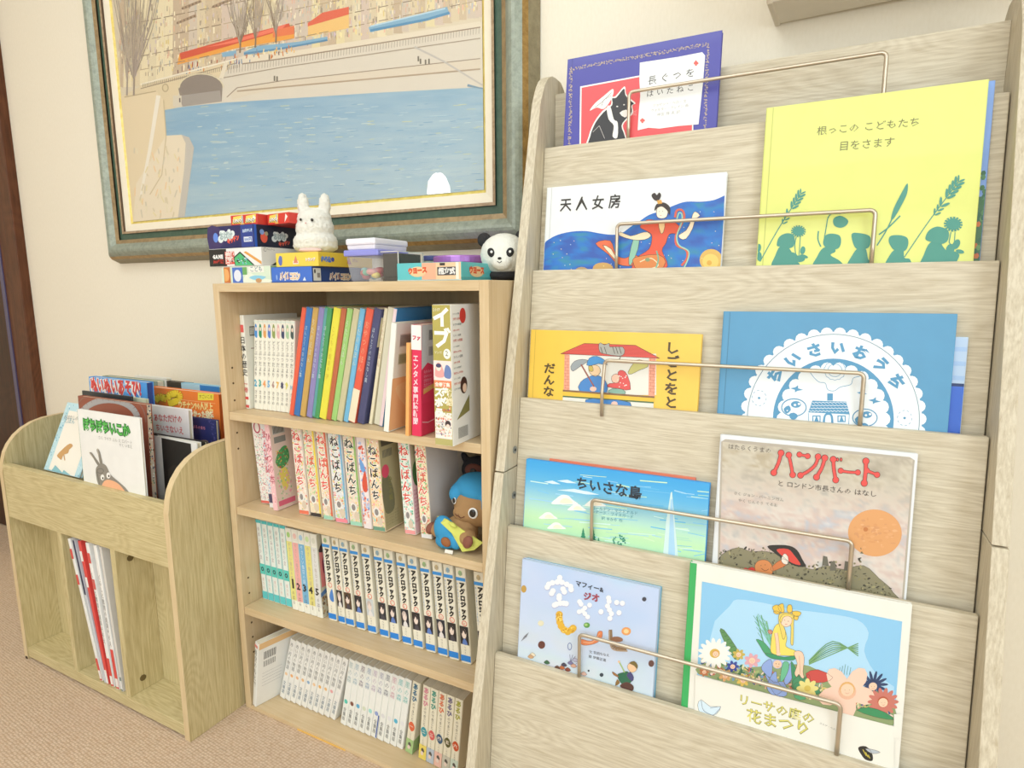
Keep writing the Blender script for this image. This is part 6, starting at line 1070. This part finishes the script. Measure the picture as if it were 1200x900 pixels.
def sd(p, d, h): p.rect(.0006, .001, d, h-.001, '#9ac48a', 0); p.blob([(.002, .002), (.012, h*.7), (.03, h*.5), (.05, h*.1)], '#6fa86a', 1, 2); p.ell(.018, h*.7, .006, .007, '#4f86b8', 2); p.ell(.036, h*.8, .006, .005, '#e8b880', 2); p.line([(.002, h*.1), (.02, h*.5), (.028, h*.15)], .003, '#eef0e4', 2)
game_box('game_box', 'colourful game box with cartoon pictures at the bottom left of the pile', .003, .1345, -.27, .17, TZ, .0315, '#e9e6dc', fr, sd)
def fr(p, w_, h):
    p.rect(.0008, .0008, w_-.0008, h-.0008, '#e8e8e4', 0); p.rect(.0008, .0008, .050, h-.0008, '#242424', 1); p.text('GAME', (.011, h*.46), (.041, h*.46), '#f4f2ee', 2, .07, 1.0); p.text('100種類', (.011, h*.2), (.041, h*.2), '#c8342c', 2, .05, .9)
    p.rect(.046, h*.12, .072, h*.82, '#d84c3e', 2); p.text('遊戯', (.047, h*.5), (.071, h*.5), '#f4e6dc', 3, .05); p.text('図鑑', (.047, h*.2), (.071, h*.2), '#f4e6dc', 3, .05)
    p.poly([(.072, .001), (.07, h*.5), (.088, h*.8), (.125, .001)], '#2c3a2c', 2); p.poly([(.074, .001), (.072, h*.45), (.088, h*.7), (.121, .001)], '#4fb878', 3); p.poly([(.098, h*.74), (.104, h*.8), (w_-.001, h*.22), (w_-.001, h*.05)], '#e0a050', 3)
    for i in range(26): p.rect(*(lambda a, b: (a, b, a+.003, b+.0018))(rg.uniform(.076, .106), rg.uniform(.003, h*.4)), rg.choice(['#26382c', '#e6ece0', '#26382c', '#8ac0e0']), 4)
def sd(p, d, h): p.rect(.0006, .0008, d, h-.0008, '#e2e0da', 0); p.text('でんしゲーム', (.012, h*.84), (.03, h*.84), '#8a8a86', 2, .02, 1.3); p.ell(.008, h*.86, .003, .004, '#8a8a86', 2, 12); p.ell(.008, h*.86, .0022, .003, '#e2e0da', 3, 12); p.poly([(.02, .001), (.062, h*.66), (.085, h*.5), (.085, .001)], '#2c3a2c', 1); p.poly([(.028, .001), (.062, h*.56), (.085, h*.4), (.085, .001)], '#4fb878', 2)
game_box('game_box', 'white and black game box with a green zigzag below the navy one', -.030, .1145, -.27, .16, TZ+.0318, .0335, '#dcdad4', fr, sd, lid=None)
def ghost(p, x0, z0, s, h):
    for dx, dz, r in ((0, 0, .3), (.5, .05, .24), (.3, .35, .3), (.75, .3, .26), (1.05, .1, .28), (1.3, .35, .24), (.1, .45, .2), (.95, .5, .2)): p.ell(x0+dx*s, z0+dz*s, r*s, r*s*.9, '#dfe8e6', 2, 10)
    p.text('おばけ', (x0-.1*s, z0+.0*s), (x0+1.3*s, z0+.02*s), '#9fb4b4', 3, .06, 1.2)
def fr(p, w_, h):
    p.rect(.0008, .0008, w_-.0008, h-.0008, '#23245a', 0); p.blob([(.001, .001), (.03, .001), (.05, h*.5), (.03, h-.001), (.001, h-.001)], '#3a2f62', 1, 2); p.rect(w_-.034, .001, w_-.001, h-.001, '#2a3f8c', 1)
    p.ell(.022, h*.5, .007, .009, '#5f86d8', 2); ghost(p, .036, h*.42, .026, h); p.text('キッチン', (.055, h*.2), (.088, h*.38), '#e0604c', 4, .08, 1.2); p.rect(w_-.027, h*.24, w_-.005, h*.46, '#dfe6ee', 2); p.text('100円', (w_-.026, h*.28), (w_-.006, h*.28), '#3a5fb0', 3, .04); p.text('おばけやしき', (w_-.029, h*.66), (w_-.003, h*.68), '#c8dcee', 3, .06, 1.5)
def sd(p, d, h):
    p.rect(.0004, .0006, d, h-.0006, '#1c2238', 0); p.rect(.0004, .0006, .006, h-.0006, '#2f5fc0', 1); p.ell(.022, h*.45, .008, .010, '#e0604c', 2); p.ell(.018, h*.68, .005, .005, '#7fa0d8', 2); p.ell(.028, h*.62, .004, .004, '#a8a080', 2)
    ghost(p, .046, h*.42, .022, h); p.text('キッチン', (.056, h*.12), (.084, h*.24), '#e0604c', 4, .08, 1.2)
game_box('game_box', 'dark navy game box with white cloud lettering and red words', -.031, .0955, -.268, .15, TZ+.0656, .0415, '#262a5c', fr, sd)
def uno(p, w_, h):
    p.rect(.0006, .0006, w_-.0006, h-.0006, '#d63c30', 0)
    for x in (.004, w_*.54):
        if x+.03 > w_: break
        p.poly([(x, h*.2), (x+.004, h*.85), (x+.03, h*.95), (x+.028, h*.2)], '#f0d860', 2); p.text('UNO', (x+.003, h*.24), (x+.028, h*.34), '#2a2a2a', 3, .1, .9); p.text('UNO', (x+.003, h*.28), (x+.028, h*.38), '#f6f2ea', 4, .04, .9)
    p.poly([(w_*.42, h*.1), (w_*.42, h*.9), (w_*.48, h*.9), (w_*.48, h*.3)], '#b8b8c0', 3); p.poly([(w_*.36, .001), (w_*.52, .001), (w_*.5, h*.25), (w_*.38, h*.35)], '#e8b050', 2); p.poly([(w_*.8, h*.1), (w_*.86, h*.9), (w_*.95, h*.6)], '#f2ece4', 2)
game_box('card_box', 'small red card game box on top of the dark navy one, left', .020, .0925, -.255, .09, TZ+.1073, .0195, '#cf3a30', uno, None, group='red card game boxes')
game_box('card_box', 'small red card game box beside the other, touching the white rabbit', .0955, .160, -.235, .085, TZ+.1073, .0195, '#cf3a30', uno, None, group='red card game boxes', yaw=-.12)
def fr(p, w_, h): p.text('パイルコロン', (w_*.22, h*.22), (w_*.72, h*.22), '#f1ead8', 3, .14, 1.7); p.text('パイルコロン', (w_*.22, h*.22), (w_*.72, h*.22), '#e0a878', 4, .01, 1.7); p.poly([(w_*.78, h*.12), (w_*.86, h*.12), (w_*.83, h*.36)], '#dfe6ee', 2); p.ell(w_*.14, h*.35, .002, .005, '#8fb0e8', 2, 8); p.rect(.0005, .0005, w_-.0005, .002, '#2c4f98', 1)
def sd(p, d, h): p.rect(.003, h*.1, .021, h*.9, '#dcdcd4', 2); p.ell(.007, h*.7, .002, .004, '#2c2c30', 3, 8); p.rect(.012, h*.3, .019, h*.6, '#8f8a84', 3); p.text('パイルコロン', (.042, h*.22), (.098, h*.22), '#f1ead8', 3, .14, 1.4); p.text('パイルコロン', (.042, h*.22), (.098, h*.22), '#d89a70', 4, .01, 1.4)
game_box('game_box', 'flat royal blue game box with pale lettering under the yellow one', .1385, .2375, -.272, .15, TZ, .0275, '#4070cc', fr, sd, side_hex='#27447e')
def fr(p, w_, h):
    p.rect(.0005, .0005, w_-.0005, h-.0005, '#ecd052', 0); p.blob([(.006, h*.4), (.010, h*.8), (.016, h*.7), (.015, h*.2), (.010, h*.1)], '#5f70b8', 2, 2); p.poly([(w_*.42, h*.25), (w_*.48, h*.8), (w_*.53, h*.25)], '#d88a6a', 2); p.rect(w_*.41, h*.18, w_*.54, h*.42, '#f4e8d4', 1); p.text('トランプ', (w_*.7, h*.4), (w_*.93, h*.4), '#f1eadc', 3, .06); p.text('トランプ', (w_*.7, h*.36), (w_*.93, h*.36), '#c8a0a0', 2, .08)
def sd(p, d, h): p.rect(.0005, .0005, d, h-.0005, '#e2c23e', 0); p.text('かるた', (.006, h*.35), (.03, h*.35), '#5f86d0', 3, .12, 1.2); p.ell(.034, h*.5, .004, .004, '#3a4a9a', 2, 10); p.poly([(.07, h*.25), (.075, h*.85), (.082, h*.2)], '#b04a38', 2); p.text('けん', (.085, h*.4), (.1, h*.4), '#a86a4a', 2, .04)
game_box('game_box', 'flat yellow game box under the white rabbit', .1480, .2510, -.268, .14, TZ+.0278, .0245, '#e8ca4a', fr, sd)
# translucent food box with lilac lid, white tray on it, black clear box
fb = empty('storage_container', (.3505, -.235, TZ), 'small clear plastic container with a lilac lid holding coloured odds and ends', 'container')
def taper(name, x0, x1, y0, y1, z0, z1, i, m, par, bev=.003, n=1): 
    V = [(x0+i, y0+i, z0), (x1-i, y0+i, z0), (x1-i, y1-i, z0), (x0+i, y1-i, z0), (x0, y0, z1), (x1, y0, z1), (x1, y1, z1), (x0, y1, z1)]; return meshobj(name, V, BF, m, par, bevel=bev)
cl = clear('clear_plastic', '#dfe3ee', .24, .12)
taper('tub', -.034, .034, -.038, .04, 0, .042, .005, cl, fb, .004); taper('lid', -.0365, .0365, -.040, .043, .0415, .0515, -.0, mat('#8f92dc', .3), fb, .002)
for i in range(22): 
    x, y, z = rg.uniform(-.02, .02), rg.uniform(-.028, .025), rg.uniform(.005, .019); ball('contents', (x, y, z), (rg.uniform(.005, .011), rg.uniform(.005, .010), .0055), mat(rg.choice(['#6fb890', '#e8d050', '#e0988a', '#f0ece4', '#8fc8b8', '#c8584a']), .5), fb, seg=8)
tr = empty('white_tray', (.3493, -.233, TZ+.0517), 'white translucent plastic case lying on the lilac lid', 'case')
taper('case_base', -.030, .030, -.039, .047, 0, .008, .001, mat('#e4e1ea', .35), tr, .002); taper('case_lid', -.0310, .0310, -.041, .049, .0075, .0185, -.0, mat('#ece9f1', .3), tr, .003)
bk = empty('acrylic_box', (.4075, -.234, TZ), 'clear acrylic box with dark contents beside the lilac lidded container', 'box')
box('dark_block', -.0170, .0135, -.0330, .0290, .006, .0445, mat('#423d35', .6), bk, .001); box('dark_base', -.0178, .0148, -.0344, .0305, 0, .0062, mat('#3c372e', .5), bk, .001)
gcl = clear('acrylic', '#d8d6d0', .03, .25)
for nm, b in (('front_wall', (-.0195, .0165, -.036, -.0348)), ('back_wall', (-.0195, .0165, .0312, .0324)), ('left_wall', (-.0195, -.0183, -.0348, .0312)), ('right_wall', (.0153, .0165, -.0348, .0312))): box(nm, *b, .0, .0475, gcl, bk, 0)
wh = mat('#dcd9d0', .3)
for b in ((-.0195, .0165, -.0362, -.0350, .0465, .0477), (-.0195, .0165, .0312, .0324, .0465, .0477), (.0155, .0167, -.036, .0324, .0465, .0477), (.0155, .0167, -.0362, -.0350, 0, .0477), (.0155, .0167, .0312, .0326, 0, .0477)): box('edge', *b, wh, bk, 0)
bl = empty('blue_lidded_pot', (.362, -.085, TZ), 'small pot with a navy lid behind the clear acrylic box', 'container')
disc('pot', (0, 0), .017, 'z', (0, .040), clear('pot_plastic', '#b8cfc0', .7, .3), bl, n=28); disc('lid', (0, 0), .019, 'z', (.040, .050), mat('#3c4880', .4), bl, n=28, bevel=.002)
tn = empty('purple_tin', (.436, -.095, TZ), 'round purple lidded tin behind the turquoise box', 'tin')
disc('tin_body', (0, 0), .0515, 'z', (0, .034), mat('#8f62a8', .3, .2), tn, n=40); disc('tin_lid', (0, 0), .054, 'z', (.032, .0465), mat('#b478c8', .25, .2), tn, n=40, bevel=.003)
def fr(p, w_, h):
    p.rect(.0005, h*.06, w_-.0005, h-.0005, '#62c0c4', 0); p.rect(w_*.40, h*.06, w_*.62, h-.0005, '#eeb090', 1); p.rect(w_*.62, h*.06, w_-.0005, h-.0005, '#eec8a0', 1)
    for x in (w_*.2,): p.ell(x+.016, h*.5, .016, .008, '#e8c89a', 2, 16); p.text('ウヨース', (x-.002, h*.4), (x+.034, h*.48), '#d8542c', 3, .08, 1.1)
    p.rect(w_*.64, h*.28, w_*.93, h*.74, '#4a4a4c', 2); p.text('組立式', (w_*.66, h*.38), (w_*.91, h*.38), '#ecebe6', 3, .06); p.rect(w_*.68, h*.82, w_*.76, h*.96, '#3a3a3a', 3); p.rect(w_*.92, h*.06, w_*.965, h*.98, '#f0e8d8', 3); p.line([(.0, h*.03), (w_, h*.03)], .0012, '#c8dcd8', 1)
def sd(p, d, h): p.ell(.045, h*.5, .022, .0085, '#e8c89a', 2, 16); p.text('ウヨース', (.022, h*.42), (.068, h*.42), '#d8542c', 3, .08, 1.0)
game_box('game_box', 'flat turquoise and peach box at the right front of the bookcase top', .4255, .5455, -.276, .115, TZ, .0275, '#5fbec2', fr, sd, lid='#56aeb2')
# --- white rabbit plush
wr = empty('plush_rabbit', (.184, -.205, TZ+.0526), 'fluffy white toy rabbit with two upright ears sitting on the yellow box', 'soft toy')
fur = mat('#f6f3e8', .95, bump=1.0, bscale=900)
soft('body', [((0, 0, .022), (.0405, .034, .0235)), ((0, 0, .014), (.041, .034, .0145)), ((0, 0, .046), (.0350, .030, .028)), ((0, 0, .064), (.0315, .027, .020)), ((-.0195, 0, .088), (.0108, .0095, .0235), (0, -.05, 0)), ((.0205, 0, .087), (.0108, .0095, .0235), (0, .06, 0))], fur, wr, .0022, .0042, .0035)
ek = mat('#26221f', .2)
ball('eye', (-.0150, -.0275, .0600), (.0024, .0018, .0025), ek, wr, seg=12); ball('eye', (.0065, -.0292, .0590), (.0027, .002, .0029), ek, wr, seg=12); ball('nose', (-.0045, -.0312, .0535), (.0016, .0012, .0012), mat('#e3a9a4', .8), wr, seg=8); wr.rotation_euler = (0, 0, .42)
ball('belly_blush', (0, -.0285, .006), (.022, .006, .004), mat('#efc9c0', .9, bump=.6), wr, seg=14)
# --- panda head
pd = empty('plush_panda', (.5600, -.165, TZ), 'toy panda with one black ear showing, half behind the rack', 'soft toy')
pw = mat('#f1efe4', .9, bump=.8, bscale=700); pb = mat('#2c2a2b', .9, bump=.6, bscale=600)
soft('head', [((0, 0, .042), (.0400, .036, .0350)), ((.000, -.026, .030), (.018, .016, .014))], pw, pd, .0022, .0015, .004)
soft('body', [((0, .003, .009), (.033, .03, .0100))], pb, pd, .0025); 
soft('ear', [((-.0340, .002, .067), (.0120, .0085, .0120))], pb, pd, .0018); soft('ear', [((.0300, .002, .071), (.0120, .0085, .0120))], pb, pd, .0018)
for x in (-.0150, .0150): ball('eye_patch', (x, -.0325, .0440), (.0062, .004, .0078), pb, pd, rot=(0, .5 if x > 0 else -.5, 0), seg=12); ball('eye', (x+.001, -.0362, .0450), (.0022, .0015, .0022), mat('#f4f2ee', .2), pd, seg=8)
ball('nose', (0, -.0410, .0345), (.0033, .002, .0023), ek, pd, seg=10); tube('mouth', [(-.0035, -.0415, .030), (0, -.0420, .0275), (.0035, -.0415, .030)], .0006, ek, pd, 6); pd.rotation_euler = (0, 0, .30)
# ================================================================ soft toy on the second shelf
ft = empty('plush_cub', (.512, -.225, SH[1]+.0004), 'tan toy cub in a bright blue hat and coat with a yellow green kerchief', 'soft toy')
tan = mat('#c2996b', .95, bump=1.0, bscale=1400, spec=.1); blu = mat('#4aa6da', .95, bump=.9, bscale=1200, spec=.1); grn = mat('#cfd266', .8, bump=.3, bscale=500); brn = mat('#8a5544', .85, bump=.4, bscale=700)
soft('head', [((.025, .003, .0665), (.0435, .036, .0365)), ((.012, -.0235, .058), (.020, .0095, .015))], tan, ft, .0022)
soft('hat', [((.026, .010, .0945), (.0435, .038, .0240), (0, .15, 0)), ((-.008, .004, .086), (.0165, .030, .0190), (0, .3, 0)), ((.0560, .004, .076), (.0145, .036, .034), (0, -.1, 0))], blu, ft, .0024)
soft('body', [((.004, -.018, .026), (.030, .026, .026)), ((-.029, -.030, .024), (.022, .016, .013), (0, .2, 0)), ((.029, -.038, .025), (.015, .017, .013), (0, .5, 0))], tan, ft, .0022)
soft('coat', [((-.012, -.042, .029), (.020, .014, .028), (0, -.35, 0)), ((-.010, -.043, .013), (.020, .014, .012)), ((.008, -.046, .018), (.011, .010, .015), (0, -.5, 0))], blu, ft, .002)
ball('paw', (-.0455, -.034, .026), (.0085, .011, .0110), brn, ft, (0, .5, 0), 14); ball('paw', (-.002, -.0560, .0180), (.0095, .005, .0080), mat('#9a6038', .85), ft, (0, .3, 0), 14); ball('paw', (.0375, -.0525, .024), (.0085, .0055, .0115), brn, ft, (0, .5, 0), 14)
V = [(-.030, -.040, .052), (-.004, -.050, .054), (.014, -.048, .045), (.034, -.044, .034), (.058, -.040, .022), (.046, -.048, .010), (.026, -.052, .0050), (.018, -.050, .014), (.008, -.054, .034), (-.012, -.053, .047)]
meshobj('kerchief', [(x, y+dy, z) for dy in (0, .0025) for x, y, z in V], [tuple(range(10)), tuple(range(19, 9, -1))]+[(i, (i+1) % 10, 10+(i+1) % 10, 10+i) for i in range(10)], grn, ft, bevel=.0006)
ball('knot', (.009, -.0515, .048), (.008, .004, .0035), grn, ft, (0, .4, 0), 12)
for x, y, z, s in ((-.0065, -.0225, .0775, .80), (.036, -.0325, .0655, 1.15)):
    ball('eye_white', (x, y, z), (.0075*s, .0025, .0082*s), mat('#f4f3ef', .4), ft, (0, .25, .12 if x > 0 else -.5), 16); ball('eye', (x+(.0004 if x > 0 else .001), y-.0018, z+.0006), (.0052*s, .0022, .0060*s), ek, ft, (0, .25, .12 if x > 0 else -.5), 14)
tube('mouth', [(.0015, -.0318, .0590), (.005, -.0335, .0560), (.0085, -.0342, .0575), (.0095, -.0342, .0620), (.0085, -.0342, .0575), (.0135, -.0342, .0540), (.0195, -.0325, .0570)], .0008, mat('#7a4a34', .8), ft, 6)
V = [(-.004, -.058, .0), (.012, -.059, .001), (.013, -.0585, .007), (-.003, -.057, .006)]
meshobj('care_tag', [(x, y+dy, z) for dy in (0, .0005) for x, y, z in V], [(0, 1, 2, 3), (7, 6, 5, 4), (0, 4, 5, 1), (1, 5, 6, 2), (2, 6, 7, 3), (3, 7, 4, 0)], mat('#eee9df', .7), ft)
# dark toy and rainbow toy behind it
bt = empty('plush_black_cat', (.487, -.135, SH[1]+.0004), 'dark toy with a pointed ear and reddish brown face behind the tan cub', 'soft toy')
soft('body', [((0, 0, .045), (.032, .026, .045)), ((.002, -.002, .098), (.034, .026, .026)), ((-.026, -.004, .118), (.007, .006, .012), (0, -.6, 0)), ((.028, 0, .117), (.007, .006, .010), (0, .5, 0))], mat('#252327', .9, bump=.4), bt, .0028)
ball('face', (.004, -.0215, .102), (.020, .008, .013), mat('#6f4034', .85), bt, seg=16); ball('face_button', (.006, -.0295, .103), (.007, .002, .006), mat('#2b2526', .5), bt, seg=10)
# ================================================================ reading lamp whose glow shows in the picture glass
lp = empty('floor_lamp', (-.733, -1.62, 0), 'white floor lamp standing in the room, mirrored in the picture glass', 'lamp')
disc('lamp_base', (0, 0), .13, 'z', (0, .02), mat('#e8e6e0', .4), lp, n=32, bevel=.003); tube('lamp_pole', [(0, 0, .02), (0, 0, .8), (0, .001, 1.27)], .009, mat('#d9d6cf', .3, .6), lp)
em = bpy.data.materials.new('lit_bulb'); em.use_nodes = True; b_ = em.node_tree.nodes['Principled BSDF']; b_.inputs['Emission Color'].default_value = (1, .86, .82, 1); b_.inputs['Emission Strength'].default_value = 40
ball('bulb', (0, 0, 1.355), (.058, .058, .095), em, lp, seg=20)
prism('lamp_shade', [(-.045+.085*math.cos(t), 1.36+.13*math.sin(t)) for t in [math.pi*i/12 for i in range(13)]], 'y', -.03, -.028, mat('#8f8c88', .5), lp)
# ceiling light fixtures; the unseen windows behind the viewer are bare area lights
for i, (x, y, sx, sy) in enumerate(((.1, -1.5, 1.3, .9), (1.2, -3.0, 1.2, .9))):
    cf = empty('ceiling_light', (x, y, 2.45), 'square flush ceiling light %s' % ('above the shelves' if i == 0 else 'at the rear of the room'), 'ceiling light')
    for b in ((-sx/2-.03, -sx/2, -sy/2-.03, sy/2+.03), (sx/2, sx/2+.03, -sy/2-.03, sy/2+.03), (-sx/2, sx/2, -sy/2-.03, -sy/2), (-sx/2, sx/2, sy/2, sy/2+.03)): box('frame', *b, -.045, 0, mat('#eeece6', .5), cf, .002)
